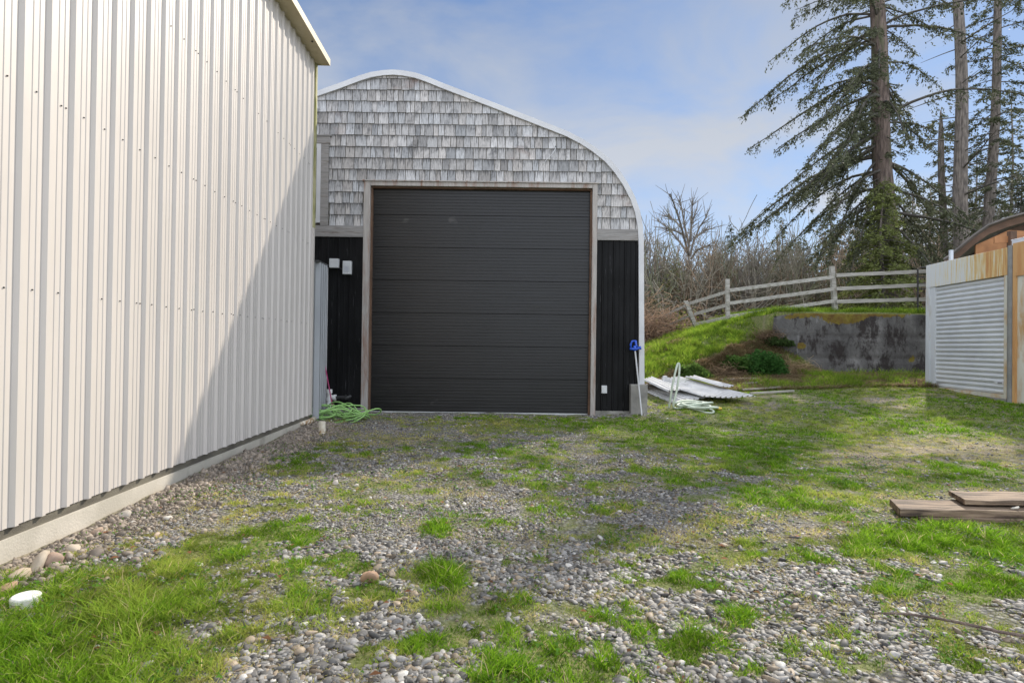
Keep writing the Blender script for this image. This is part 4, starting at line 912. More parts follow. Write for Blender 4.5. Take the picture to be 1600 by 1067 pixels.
def rust_mat():
    m, n, b_, l = newmat('rusty_fascia'); z = noise_node(n, 5, (1, 3.2, .2), 5, .7); t_ = n.nodes.new('ShaderNodeTexCoord'); sp_ = n.nodes.new('ShaderNodeSeparateXYZ'); l(t_.outputs['Object'], sp_.inputs[0])
    mr_ = n.nodes.new('ShaderNodeMapRange'); mr_.inputs['From Min'].default_value = .45; mr_.inputs['From Max'].default_value = -.9; l(sp_.outputs['Y'], mr_.inputs['Value'])
    ml = n.nodes.new('ShaderNodeMath'); ml.operation = 'MULTIPLY_ADD'; l(mr_.outputs[0], ml.inputs[0]); ml.inputs[1].default_value = .20; ml.inputs[2].default_value = -.06
    ad = n.nodes.new('ShaderNodeMath'); ad.operation = 'ADD'; l(ml.outputs[0], ad.inputs[0]); l(z.outputs[0], ad.inputs[1])
    r = ramp(n, ad.outputs[0], [(.45, (.60,.61,.60)), (.54, (.62,.56,.38)), (.62, (.60,.40,.15)), (.74, (.48,.22,.07))]); l(r.outputs[0], b_.inputs['Base Color']); b_.inputs['Roughness'].default_value = .55; return m
MAT['rust'] = rust_mat()
MAT['jamb'] = surf('stained_jamb', (.50,.48,.40), (.62,.60,.52), 2, (1,1,.4), .5, c3=(.46,.27,.10), s3=3, t3=(.45,.62))
MAT['shutter'] = surf('shutter_metal', (.56,.57,.58), (.66,.67,.67), 1.5, (1,1,1), .42, .25, .05, .002)
MAT['pale'] = surf('pale_steel', (.50,.52,.54), (.60,.62,.63), 2, (1,1,.4), .45, 0, .05, .002, c3=(.42,.36,.26), s3=2)
b = MB(); sbox(b, -.0, dC, -2.4, -.06, zb_s, zt_s-.02); b.build('container_body', MAT['pale'], shed)
b = MB(); sbox(b, .0, dC, -.06, .02, zf0, zt_s); b.build('fascia', MAT['rust'], shed, bevel=.006)
b = MB(); sbox(b, .0, dA*.45, -.059, .02, zb_s-.02, zf0-.002); sbox(b, dA*.45, dA, -.059, .0, zb_s-.02, zf0-.002); b.build('jamb', MAT['pale'], shed)
b = MB(); sbox(b, dB, dC, -.059, .02, zb_s-.06, zf0-.002); b.build('jamb', MAT['jamb'], shed)
b = MB(); sbox(b, dA, dB, -.059, .01, zb_s-.02, zb_s+.06); b.build('bottom_rail', MAT['jamb'], shed)
b = MB(); zs0 = zb_s+.062; zs1 = zf0-.003; ns = 23; V = []; prf = []
for i in range(ns):
    a_ = zs0+(zs1-zs0)*i/ns; h_ = (zs1-zs0)/ns; prf += [(a_, -.052), (a_+.12*h_, -.030), (a_+.45*h_, -.018), (a_+.80*h_, -.030), (a_+.97*h_, -.052)]
for z_, o_ in prf: V += [S(dA+.002, o_, z_), S(dB-.002, o_, z_)]
b.add(V, [(i*2, i*2+2, i*2+3, i*2+1) for i in range(len(prf)-1)]); sh = b.build('roller_shutter', MAT['shutter'], shed)
b = MB(); zst = P(1565, 598, 11.6).z; sbox(b, dB-.30, dB-.05, -.017, -.012, zst-.035, zst+.025); stk = b.build('sticker', MAT['white'], sh)
b = MB(); 
for i in range(7): sbox(b, dB-.20+.018*i, dB-.192+.018*i, -.012, -.009, zst-.02, zst+.006+.004*(i % 3))
b.build('print', MAT['iron'], stk)
b = MB(); sbox(b, -.02, dC, -2.42, .03, zb_s-.7, zb_s-.022); b.build('plinth', MAT['conc'], shed)
b = MB()
sbox(b, -.011, .0, -.085, -.075, zb_s+.2, zb_s+1.35)
for i in range(14): sbox(b, -.012, .0, -.1-.0, -.06, zb_s+.25+i*.075, zb_s+.285+i*.075)
b.build('corner_strip', MAT['iron'], shed)
b = MB(); q = S(dC+.07, .0, 0); b.tube([(q.x, q.y, -.1), (q.x, q.y, zt_s+.02)], .055, 14); tag(b.build('grey_post', MAT['greyp2']), 'round grey steel post between the roller shutter container and the rusty one', 'post')
sh2 = thing('rusty_container', 'second container edge with orange rust fascia at the right picture edge', 'container', tuple(S(dD+1, 0, zb_s)))
d0_ = dC+.14; b = MB(); sbox(b, d0_, d0_+2.4, -2.4, -.06, zb_s-.1, zt_s+.02); b.build('container_body', MAT['pale'], sh2)
MAT['rust2'] = surf('orange_rust', (.50,.25,.09), (.60,.36,.15), 2, (1,4,.4), .6, c3=(.36,.15,.05), s3=3)
b = MB(); sbox(b, d0_, d0_+2.4, -.06, .02, zf0-.05, zt_s+.05); b.build('fascia', MAT['rust2'], sh2)
b = MB(); sbox(b, d0_, d0_+.08, -.059, .02, zb_s-.1, zf0-.052); b.build('jamb', MAT['rust2'], sh2)
b = MB(); sbox(b, d0_+.08, d0_+.26, -.059, -.01, zb_s-.1, zf0-.052); b.build('door_edge', MAT['jamb'], sh2)
b = MB(); V = []; prf = []; zs0 = zb_s+.05
for i in range(ns):
    a_ = zs0+(zs1-.05-zs0)*i/ns; h_ = (zs1-.05-zs0)/ns; prf += [(a_, -.052), (a_+.12*h_, -.030), (a_+.45*h_, -.018), (a_+.80*h_, -.030), (a_+.97*h_, -.052)]
for z_, o_ in prf: V += [S(d0_+.262, o_, z_), S(d0_+2.3, o_, z_)]
b.add(V, [(i*2, i*2+2, i*2+3, i*2+1) for i in range(len(prf)-1)]); b.build('roller_shutter', MAT['shutter'], sh2)
b = MB(); sbox(b, d0_-.02, d0_+2.4, -2.42, .03, zb_s-.8, zb_s-.102); b.build('plinth', MAT['conc'], sh2)

# ------------------------------------------------------------------ open wooden shed behind the containers
YW = 15.2
wsh = thing('pole_shed', 'open pole shed with dark curved metal roof and orange brown boards behind the containers', 'shed', tuple(P(1560, 430, YW)))
rp = [(1474, 406), (1483, 400), (1500, 386), (1520, 369), (1543, 353), (1572, 342), (1600, 334), (1680, 312)]
# roof sheet: profile in x,z extruded forwards and back
pf = [P(px, py, YW) for px, py in rp]
b = MB(); V = []
for p_ in pf:
    for dy in (-.9, 4.): V += [(p_.x+(dy*1.15 if dy > 0 else 0), p_.y+max(dy, 0), p_.z), (p_.x+(dy*1.15 if dy > 0 else 0), p_.y+max(dy, 0), p_.z+.045)]
f = []
for i in range(len(pf)-1): a_ = i*4; c_ = a_+4; f += [(a_, c_, c_+2, a_+2), (a_+1, a_+3, c_+3, c_+1), (a_, a_+1, c_+1, c_), (a_+2, c_+2, c_+3, a_+3)]
f += [(0, 2, 3, 1)]
b.add(V, f); b.build('roof', MAT['roofm'], wsh)
for k_, dy in enumerate((.15, 1.0, 1.9)):
    b = MB()
    for i in range(len(pf)-1):
        a_, c_ = pf[i], pf[i+1]; d_ = c_-a_; b.obox((a_.x+dy*1.15, a_.y+dy, a_.z-.19), d_, (0, .06, 0), (0, 0, .185))
    b.build('rafter', MAT['rafter'], wsh)
for (px, w_) in ((1546, .16), (1640, .16)):
    b = MB(); p_ = P(px, 400, YW); b.box((p_.x-w_/2, YW-.62-.12, 0), (p_.x+w_/2, YW-.62, P(px, 362, YW-.6).z)); b.build('post', MAT['rafter'], wsh)
b = MB(); q0, q1 = P(1520, 384, YW+.4), P(1680, 352, YW+.4)
b.prism([(q0.x, YW+.3, 2.5), (q1.x, YW+.3, 2.5), (q1.x, YW+.3, q1.z-.25), (q0.x+.9, YW+.3, q0.z+.42), (q0.x, YW+.3, q0.z)], (0, .04, 0)); b.build('wall_boards', MAT['ochre_wood'], wsh)
b = MB(); p_ = P(1554, 370, YW-.65); q_ = P(1680, 352, YW-.65); b.obox((p_.x, YW-.66, p_.z-.17), (q_.x-p_.x, 0, .12), (0, .05, 0), (0, 0, .17)); b.build('cross_beam', MAT['ochre_wood'], wsh)
b = MB(); p_ = P(1486, 404, 14.4); b.tube([(p_.x, 14.4, 1), (p_.x, 14.4, P(1486, 391, 14.4).z)], .05, 12); tag(b.build('vent_pipe', MAT['galv']), 'short pale metal pipe rising behind the roller shutter container', 'pipe')
b = MB(); p_ = P(1597, 380, 13.5); b.box((p_.x-.03, 13.4, p_.z-.1), (p_.x+.30, 13.75, p_.z+.10)); b.box((p_.x-.03, 13.36, p_.z+.101), (p_.x+.32, 13.78, p_.z+.13)); tag(b.build('white_box', MAT['white'], bevel=.01), 'small white box on the roof of the rusty container', 'box')

# ------------------------------------------------------------------ plants on the bank
def leafclump(c, rx, ry, rz, n, size, colr, name, label, cat, mat='grass', par=None, seed=1, group=None, spiky=0):
    r = np.random.default_rng(seed); d_ = r.normal(size=(n, 3)); d_ /= np.linalg.norm(d_, axis=1)[:, None]; rad = r.uniform(.35, 1., n)**.6
    cl = .75+.5*fbm(d_[:, 0]*2+seed, d_[:, 2]*2, 1.5, 2); p = d_*(rad*cl)[:, None]*np.array([rx, ry, rz]); p[:, 2] = np.abs(p[:, 2]); p += np.array(c)
    a = r.normal(size=(n, 3)); a[:, 2] = a[:, 2]*.5+spiky; a /= np.linalg.norm(a, axis=1)[:, None]; b_ = np.cross(a, r.normal(size=(n, 3))); b_ /= np.linalg.norm(b_, axis=1)[:, None]
    s_ = size*r.uniform(.5, 1.4, (n, 1)); V = np.stack([p-a*s_*.5, p+b_*s_*.22, p+a*s_*.5, p-b_*s_*.22], 1).reshape(-1, 3)
    cc = np.repeat(np.array([colr])*r.uniform(.55, 1.5, (n, 1)), 4, 0)
    o = npmesh(name, V, (np.arange(n)*4)[:, None]+np.array([[0, 1, 2, 3]]), MAT[mat], par, colr=cc)
    if label: tag(o, label, cat, group)
    return o
def gp(px, py): p = G(px, py); return (p.x, p.y, p.z)
leafclump(gp(1190, 585), .75, .5, .62, 5200, .10, (.06, .15, .035), 'bramble_bush', 'dark green bush at the foot of the bank left of the retaining wall', 'bush', seed=1)
leafclump(gp(1150, 575), .45, .4, .35, 2200, .09, (.07, .14, .03), 'low_shrub', 'low lighter green shrub on the middle of the bank face', 'shrub', seed=2)
leafclump(gp(1085, 592), .42, .3, .38, 1800, .17, (.10, .17, .04), 'tussock', 'tall pale green grass tussock behind the sheet heap', 'tussock', seed=3, spiky=1.6)
leafclump(gp(1215, 540), .5, .4, .3, 1800, .11, (.06, .10, .03), 'ivy_clump', 'dull green growth hanging at the left end of the retaining wall', 'shrub', seed=4)
def straw_heap(c, rx, ry, rz, n, colr, label, name='dry_grass_heap', seed=1, size=.35, th=.010, cat='dry grass'):
    r = np.random.default_rng(seed); p = r.normal(size=(n, 3))*np.array([rx, ry, rz])*.5; p[:, 2] = np.abs(p[:, 2]); p += np.array(c)
    a = r.normal(size=(n, 3)); a[:, 2] *= .6; a /= np.linalg.norm(a, axis=1)[:, None]; b_ = np.cross(a, r.normal(size=(n, 3))); b_ /= np.linalg.norm(b_, axis=1)[:, None]
    s_ = size*r.uniform(.4, 1.4, (n, 1)); mid = p+r.normal(size=(n, 3))*.05; V = np.stack([p-a*s_*.5-b_*th/2, p-a*s_*.5+b_*th/2, mid+b_*th/2, mid-b_*th/2, p+a*s_*.5+b_*th/2, p+a*s_*.5-b_*th/2], 1).reshape(-1, 3)
    base_ = (np.arange(n)*6)[:, None]; F_ = np.concatenate([base_+np.array([[0, 1, 2, 3]]), base_+np.array([[3, 2, 4, 5]])])
    cc = np.repeat(np.array([colr])*r.uniform(.5, 1.5, (n, 1)), 6, 0); o = npmesh(name, V, F_, MAT['grass'], colr=cc); tag(o, label, cat); return o
straw_heap(gp(1245, 585), .45, .3, .28, 900, (.40, .30, .18), 'tan dry grass spilling down at the left foot of the retaining wall', seed=1)
straw_heap(gp(1130, 588), .6, .3, .25, 800, (.30, .22, .14), 'pinkish brown dead stems between the tussock and the dark bush', seed=2)
straw_heap(gp(1205, 530), .4, .25, .28, 600, (.24, .17, .11), 'brown dead grass hanging over the bank edge beside the wall', seed=5)
q = P(1030, 500, 21.5); straw_heap((q.x-.3, 22, 1.2), 2.2, 1.4, 1.55, 4200, (.25, .175, .125), 'reddish brown tangle of cut brush piled where the fence meets the barn', name='brush_pile', seed=3, size=.75, th=.018, cat='brush pile')

# ------------------------------------------------------------------ trees
def sweep(pts_list, rads_list, k=4):
    V = []; F_ = []; n0 = 0
    for pts, rs_ in zip(pts_list, rads_list):
        p = np.asarray(pts); n = len(p); t = np.gradient(p, axis=0); t /= np.linalg.norm(t, axis=1)[:, None]+1e-9
        ref = np.array([0, 0, 1.]) if abs(t[0, 2]) < .8 else np.array([1., 0, 0]); u_ = np.cross(t, ref); u_ /= np.linalg.norm(u_, axis=1)[:, None]+1e-9; v_ = np.cross(t, u_)
        a = np.arange(k)*2*np.pi/k; ring = (u_[:, None]*np.cos(a)[None, :, None]+v_[:, None]*np.sin(a)[None, :, None])*np.asarray(rs_)[:, None, None]+p[:, None]
        V.append(ring.reshape(-1, 3)); i, j = np.meshgrid(np.arange(n-1), np.arange(k), indexing='ij'); j2 = (j+1) % k
        F_.append(np.stack([i*k+j, i*k+j2, (i+1)*k+j2, (i+1)*k+j], -1).reshape(-1, 4)+n0); n0 += n*k
    return np.concatenate(V), np.concatenate(F_)
def conifer(name, label, base, topp, r0_, zlo, zhi, nb, lenf, seed, green=(.035, .06, .022), dens=1., droop=.5, tw=14, bark='bark', group=None, az0=None, wood_only=False, leaf=.12, boughs=(), fill=1.):
    r = np.random.default_rng(seed); base = np.array(base, float); topp = np.array(topp, float); Hh = topp[2]-base[2]
    t = thing(name, label, 'tree', tuple(base), group)
    NT = 14; s = np.linspace(0, 1, NT); tp_ = base+(topp-base)*s[:, None]+np.stack([.12*np.sin(s*7+seed), .1*np.sin(s*5), s*0], -1)*(s*(1-s)*4)[:, None]; tp_[0, 2] -= .4
    rr_ = r0_*(1-(.88 if r0_ < .2 else .5)*s)*np.where(s > .9, 1-(s-.9)*8, 1)*(1+.35*np.exp(-s*40)); V, F_ = sweep([tp_], [rr_], 14); npmesh('trunk', V, F_, MAT[bark], t, smooth=True)
    BP = []; BR = []; LP = []; LD = []; LS = []
    for i in range(nb+len(boughs)):
        if i >= nb:
            a_, c_, dd0 = boughs[i-nb]; a_ = np.array(a_, float); c_ = np.array(c_, float); c_[1] += dd0; m = 12; u_ = np.linspace(0, 1, m); Lb = np.linalg.norm(c_-a_)
            pts = a_+(c_-a_)*u_[:, None]; pts[:, 2] += Lb*r.uniform(.04, .17)*np.sin(np.pi*u_**r.uniform(.7, 1.))+Lb*r.uniform(0, .05)*(u_**4)+np.cumsum(r.normal(0, .012*Lb/3, m)); az = math.atan2(c_[1]-a_[1], c_[0]-a_[0]); ca, sa = np.cos(az), np.sin(az)
            BP.append(pts); rb = .010*Lb+.015; BR.append(rb*(1-.85*u_)+.004)
            for _ in range(int(tw*Lb*r.uniform(.7, 1.5))):
                w_ = r.uniform(.18, 1)**.8; k_ = w_*(m-1); i0 = min(int(k_), m-2); pp = pts[i0]*(1-(k_-i0))+pts[i0+1]*(k_-i0)
                lt = (.22+.13*Lb*(1-w_*.8))*r.uniform(.3, 1.3); sd_ = r.choice([-1, 1]); fa = r.uniform(.2, .8)
                dr_ = np.array([ca*fa-sa*sd_*(1-fa*.3), sa*fa+ca*sd_*(1-fa*.3), -r.uniform(.3, 1.5)]); dr_ /= np.linalg.norm(dr_)
                nl = max(3, int(lt/leaf*3.2)); f_ = r.uniform(0, 1, nl)[:, None]; LP.append(pp+dr_*lt*f_+np.array([0, 0, -1.])*lt*.35*f_**2+r.normal(0, .045, (nl, 3))); LD.append(np.repeat(dr_[None], nl, 0)); LS.append(np.full(nl, leaf))
            continue
        z = zlo+(zhi-zlo)*(i+r.random())/nb; sz = (z-base[2])/Hh; q = base+(topp-base)*sz
        az = (i*2.39996+r.normal(0, .25)) % (2*np.pi) if az0 is None else az0(i, r); Lb = lenf(sz, az, r)
        if Lb < .15: continue
        m = 9; u_ = np.linspace(0, 1, m); e0 = r.uniform(-.05, .25)
        hor = Lb*(u_-.12*u_**2); dz = Lb*(e0*u_-droop*u_**1.6*r.uniform(.7, 1.3)+.16*droop*u_**4)
        wob = np.cumsum(r.normal(0, .03*Lb/m, m)); ca, sa = np.cos(az), np.sin(az)
        pts = np.stack([q[0]+ca*hor-sa*wob, q[1]+sa*hor+ca*wob, q[2]+dz], -1); BP.append(pts); rb = max(.012, .011*Lb+.008); BR.append(rb*(1-.85*u_)+.004)
        if wood_only: continue
        nt_ = int(tw*Lb*dens)
        for _ in range(max(nt_, 3)):
            w_ = r.uniform(.12, 1)**.75; k_ = w_*(m-1); i0 = min(int(k_), m-2); pp = pts[i0]*(1-(k_-i0))+pts[i0+1]*(k_-i0)
            lt = (.16+.20*Lb*(1-w_*.75))*r.uniform(.4, 1.4); sd_ = r.choice([-1, 1]); fa = r.uniform(.3, .9)
            dr_ = np.array([ca*fa-sa*sd_*(1-fa*.3), sa*fa+ca*sd_*(1-fa*.3), -r.uniform(.25, 1.2)*droop*1.4]); dr_ /= np.linalg.norm(dr_)
            nl = max(3, int(lt/leaf*4*fill)); f_ = r.uniform(0, 1, nl)[:, None]; LP.append(pp+dr_*lt*f_+np.array([0, 0, -1.])*lt*.35*f_**2+r.normal(0, .05, (nl, 3))); LD.append(np.repeat(dr_[None], nl, 0)); LS.append(np.full(nl, leaf))
    V, F_ = sweep(BP, BR, 4); npmesh('limbs', V, F_, MAT['limb'], t)
    if LP:
        p = np.concatenate(LP); dd_ = np.concatenate(LD); n = len(p); a = dd_+r.normal(0, .45, (n, 3)); a /= np.linalg.norm(a, axis=1)[:, None]; b_ = np.cross(a, r.normal(size=(n, 3))); b_ /= np.linalg.norm(b_, axis=1)[:, None]
        s_ = np.concatenate(LS)[:, None]*r.uniform(.6, 1.5, (n, 1)); V = np.stack([p-a*s_*.5, p+b_*s_*.2, p+a*s_*.5, p-b_*s_*.2], 1).reshape(-1, 3)
        cl = .7+.7*fbm(p[:, 0]+p[:, 1]*.5, p[:, 2], 1.1, 3)[:, None]; cc = np.repeat(np.array([green])*cl*r.uniform(.6, 1.5, (n, 1)), 4, 0)
        npmesh('crown', V, (np.arange(n)*4)[:, None]+np.array([[0, 1, 2, 3]]), MAT['needle'], t, colr=cc)
    return t
def tz(px, py, Y): p = P(px, py, Y); return (p.x, p.y, p.z)
# big fir
YA = 24.
def lenA(s, az, r):
    left = .5-.5*np.cos(az)                                   # 1 towards -x
    return (1.2+1.6*left**1.3)*(1.12-.42*s)*r.uniform(.5, 1.08)
bA = list(tz(1403, 489, YA)); bA[2] = 2.1; tA = np.array(tz(1366, 0, YA)); dirA = (tA-np.array(bA)); topA = np.array(bA)+dirA*1.25
BO = []
rb_ = random.Random(8)
for (rx, ry, tx, ty) in [(1370,5,1250,8),(1368,-25,1270,-35),(1372,30,1205,80),(1373,48,1186,146),(1373,60,1230,120),(1374,80,1215,110),(1375,118,1202,203),(1376,130,1240,190),(1377,150,1206,240),(1378,165,1222,262),(1379,185,1203,292),
        (1380,205,1215,318),(1381,225,1225,330),(1383,240,1172,366),(1384,262,1240,372),(1386,290,1225,405),(1388,318,1250,420),(1380,120,1431,182),(1378,95,1424,140),(1376,40,1436,75),(1374,10,1430,40),(1383,190,1440,250),(1386,255,1452,330),(1388,300,1450,375),(1390,335,1455,415),(1388,345,1300,430)]:
    for k_ in range(3):
        BO.append((tz(rx, ry+rb_.uniform(-6, 6), YA), tz(tx+12+rb_.uniform(-10, 60)*k_, ty+rb_.uniform(-30, 34)*k_, YA), rb_.uniform(-3.2, 3.2)))
conifer('fir_tree', 'largest fir with thick leaning trunk and long drooping branches behind the retaining wall', bA, topA, .46, bA[2]+2.2, bA[2]+dirA[2]*1.17, 55, lenA, 21, green=(.085, .092, .052), dens=.8, droop=.62, tw=13, bark='bark_red', leaf=.115, fill=1.0, boughs=BO)
YT = 27.
tB = np.array(tz(1495, 0, YT)); bB = np.array(tz(1512, 400, YT)); bB[2] = 2.
conifer('bare_fir', 'tall nearly bare trunk with short dead stubs standing left of the right edge fir', bB, bB+(tB-bB)*1.15, .36, bB[2]+3, bB[2]+(tB-bB)[2]*1.1, 60, lambda s, az, r: r.choice([.4, .8, 1.3, 2.4, 3.2])*(1.3 if math.cos(az) < 0 else .7), 22, droop=.08, wood_only=True)
tC = np.array(tz(1559, 0, 28)); bC = np.array(tz(1541, 400, 28)); bC[2] = 2.
conifer('thin_fir', 'slim fir with sparse dark foliage nearest the right picture edge', bC, bC+(tC-bC)*1.2, .27, bC[2]+2.5, bC[2]+(tC-bC)[2]*1.12, 110, lambda s, az, r: r.uniform(.9, 2.9)*(1.15-.4*s), 23, green=(.07, .078, .042), dens=.9, droop=.35, tw=12, leaf=.12)
tD = np.array(tz(1470, 172, 30)); bD = np.array(tz(1478, 420, 30)); bD[2] = 2.
conifer('young_fir', 'shorter fir with snapped top between the big fir and the bare trunk', bD, tD, .24, bD[2]+1.2, tD[2]-.3, 84, lambda s, az, r: r.uniform(.9, 2.9)*(1.12-.85*s), 24, green=(.09, .095, .045), dens=1.2, droop=.3, tw=12, leaf=.12)
conifer('low_fir', 'low bushy green fir spreading in front of the big trunk', (bA[0]-1.6, 22.6, 2.3), (bA[0]-1.5, 22.7, 8.4), .10, 2.5, 8.2, 90, lambda s, az, r: r.uniform(1.0, 2.3)*(1.1-.8*s), 25, green=(.14, .16, .05), dens=1.3, droop=.45, tw=14, leaf=.12)
for i, (px, pt, Y_, hw, lb) in enumerate([(1142, 348, 46, 1.5, 'small pointed conifer on the skyline right of the bare tree'), (1222, 338, 44, 2.2, 'dark conifer just left of the big fir branches'), (1200, 385, 50, 1.6, 'half hidden conifer left of the dark skyline conifer'),
        (1300, 300, 40, 2.4, 'conifer behind the left branches of the big fir'), (1340, 330, 38, 2.6, 'dense conifer close behind the big trunk'), (1425, 270, 38, 2.6, 'conifer showing between the big fir and the young fir'), (1500, 250, 42, 2.8, 'conifer behind the bare trunk'),
        (1580, 130, 36, 3.0, 'tall conifer partly cut by the right picture edge'), (1620, 200, 33, 3., 'conifer beyond the right picture edge with branches reaching in'), (1060, 395, 60, 1.8, 'small conifer beside the bare tree trunk'), (1540, 290, 40, 2.4, 'low conifer above the pole shed roof'), (1118, 392, 56, 2.0, 'faint low conifer between the bare tree and the pointed conifer'), (1170, 388, 52, 2.2, 'rounded low conifer right of the pointed skyline conifer'), (1255, 372, 42, 2.6, 'dark low conifer under the long fir branch tips'), (1033, 400, 58, 1.8, 'low conifer in the wood close to the barn trim'), (1385, 300, 34, 2.6, 'olive conifer directly behind the big fir trunk'), (1455, 300, 33, 2.4, 'olive conifer between the young fir and the big trunk'),
        (1595, 260, 34, 2.4, 'shorter conifer behind the pole shed at the right edge'), (1525, 210, 44, 2.6, 'faint conifer between the bare trunk and the slim fir')]):
    tp_ = np.array(tz(px, pt, Y_)); b0_ = tp_.copy(); b0_[2] = 1.
    conifer('conifer', lb, b0_, tp_, .16, 2.2, tp_[2]-.1, 110, (lambda hw: (lambda s, az, r: hw*1.35*(1.08-s)*r.uniform(.6, 1.1)))(hw), 40+i, green=[(.055, .065, .04), (.10, .105, .055)][i % 2], dens=.7, droop=.28, tw=12, leaf=.16, group='conifers of the wood edge', fill=1.1)
def bare_segments(base, h, seed, spread=.5, nfork=3, depth=4, up=.5, r0_=.12, first=.35):
    r = np.random.default_rng(seed); PL = []; RL = []
    def grow(p, d_, L_, rad, lv):
        m = 5; pts = [p]; dd_ = d_.copy()
        for i in range(m):
            dd_ = dd_+r.normal(0, .10, 3)+np.array([0, 0, .04]); dd_ /= np.linalg.norm(dd_); pts.append(pts[-1]+dd_*L_/m)
        PL.append(np.array(pts)); RL.append(np.linspace(rad, rad*.55, m+1))
        if lv >= depth: return
        for _ in range(nfork+(1 if lv == 0 else 0)):
            k_ = r.integers(2, m+1); q = pts[k_]; nd = dd_*up+r.normal(0, spread, 3)+np.array([0, 0, .25]); nd /= np.linalg.norm(nd); grow(q, nd, L_*r.uniform(.5, .78), rad*.5, lv+1)
        if lv < depth: grow(pts[-1], dd_, L_*.72, rad*.55, lv+1)
    grow(np.array(base, float), np.array([0, 0, 1.])+r.normal(0, .05, 3), h*first, r0_, 0); return PL, RL
def bare_tree(name, label, base, h, seed, group=None, tint=(1, 1, 1), **k):
    PL, RL = bare_segments(base, h, seed, **k); t = thing(name, label, 'tree', tuple(base), group)
    V, F_ = sweep(PL[:1], RL[:1], 8); npmesh('trunk', V, F_, MAT['twig'], t, colr=np.ones((len(V), 3))*np.array([tint]))
    V, F_ = sweep(PL[1:], [np.maximum(q, .016) for q in RL[1:]], 3); npmesh('branches', V, F_, MAT['twig'], t, colr=np.ones((len(V), 3))*np.array([tint])); return t
# prominent bare tree: hand-laid main limbs
YQ = 42.
def q_(px, py, dy=0): return np.array(tz(px, py, YQ+dy))
t = thing('bare_tree', 'bare leafless tree with upswept limbs standing out against the sky', 'tree', tuple(q_(1077, 470)))
PL = [np.array([q_(1077, 500), q_(1077, 450), q_(1077, 408)])]; RL = [np.array([.28, .24, .20])]
V, F_ = sweep(PL, RL, 10); npmesh('trunk', V, F_, MAT['twig'], t, colr=np.ones((len(V), 3))*.8)
LM = [[(1077,410),(1076,390),(1079,360),(1090,320)], [(1078,400),(1083,380),(1093,355),(1104,338)], [(1076,400),(1070,375),(1062,345),(1052,316),(1047,303)], [(1074,395),(1062,378),(1045,358),(1027,344)], [(1080,405),(1088,392),(1100,385),(1120,384)],
      [(1077,385),(1070,355),(1066,330),(1062,312)], [(1079,378),(1080,350),(1082,318)], [(1085,372),(1096,364),(1108,358)], [(1066,358),(1055,345),(1040,338)], [(1073,370),(1058,362),(1038,356)]]
r = np.random.default_rng(3); PL = []; RL = []
for i, lm in enumerate(LM):
    dy = np.linspace(0, r.normal(0, 2.2), len(lm)); pts = np.array([q_(a_, c_, dd_) for (a_, c_), dd_ in zip(lm, dy)]); PL.append(pts); RL.append(np.linspace(.10, .035, len(pts)))
    for _ in range(26):
        k_ = r.uniform(.8, len(pts)-1.01); i0 = int(k_); p0_ = pts[i0]*(1-k_+i0)+pts[i0+1]*(k_-i0); d_ = (pts[i0+1]-pts[i0]); d_ /= np.linalg.norm(d_); d_ = d_+r.normal(0, .55, 3)+np.array([0, 0, .3]); d_ /= np.linalg.norm(d_)
        L_ = r.uniform(.3, 1.5); m_ = p0_+d_*L_*.5+r.normal(0, .05, 3); PL.append(np.array([p0_, m_, p0_+d_*L_])); RL.append(np.array([.03, .02, .01]))
V, F_ = sweep(PL, RL, 4); npmesh('branches', V, F_, MAT['twig'], t, colr=np.ones((len(V), 3))*.8)
bt = [(1012, 345, 34, 'bare tree showing just right of the barn trim'), (1026, 350, 38, 'thin bare tree left of the tall bare tree'), (1045, 372, 36, 'bare tree low between the barn and the tall bare tree'), (1102, 372, 37, 'bare brown tree right of the tall bare trunk'),
      (1128, 370, 35, 'bare tree below the small pointed conifer'), (1152, 372, 33, 'reddish bare tree above the middle fence post'), (1176, 365, 31, 'twiggy bare tree right of the middle fence post'), (1198, 350, 38, 'pale bare tree behind the fence rails'),
      (1240, 365, 33, 'bare tree under the long fir branch'), (1270, 360, 36, 'bare tree left of the tall fence post'), (1330, 350, 34, 'bare tree seen through the fir behind the tall post'), (1440, 360, 32, 'bare tree right of the big fir trunk'), (1530, 250, 36, 'bare tree between the right firs')]
for i, (px, pt, Y_, lb) in enumerate(bt):
    tp_ = tz(px, pt, Y_); h = tp_[2]-1.5; bare_tree('bare_tree', lb, (tp_[0], Y_, 1.5), h, 70+i, group='bare trees of the wood edge', tint=[(1, 1, 1), (1.2, 1.05, .85), (.95, 1.0, .85)][i % 3], r0_=.09+.02*(i % 3), spread=.42, nfork=4, depth=4, first=.36)
# far wood: thicket of stems and twigs reading as one mass
r = np.random.default_rng(9); PL = []; RL = []; CT = []
for i in range(520):
    px = r.uniform(985, 1640); Y_ = r.uniform(28, 58); x_ = (px-800)/FPX*Y_; hh = r.uniform(2.6, 7.6)*(1+.02*(Y_-28))
    a_, c_ = bare_segments((x_, Y_, 1.2), hh, 1000+i, spread=.5, nfork=3, depth=2, r0_=.05, first=.5); PL += a_; RL += [np.maximum(q, .017) for q in c_]; tn = np.array([[1, 1., .92], [1.2, 1.0, .8], [.85, .98, .72], [1.15, 1.15, 1.08]][i % 4]); CT += [tn]*len(a_)
V, F_ = sweep(PL, RL, 3); cc = np.concatenate([np.repeat(c_[None], len(p)*3, 0) for c_, p in zip(CT, PL)])
tag(npmesh('thicket', V, F_, MAT['twig'], colr=cc), 'dense brown thicket of bare stems filling the wood behind the fence', 'thicket', kind='stuff')
n = 150000; px = r.uniform(980, 1660, n); Y_ = r.uniform(30, 62, n); x_ = (px-800)/FPX*Y_; hm = 1.4+6.0*fbm(x_*.5, Y_*.5, .5, 3)*(1+.012*(Y_-28)); z = .8+hm*r.random(n)**.9
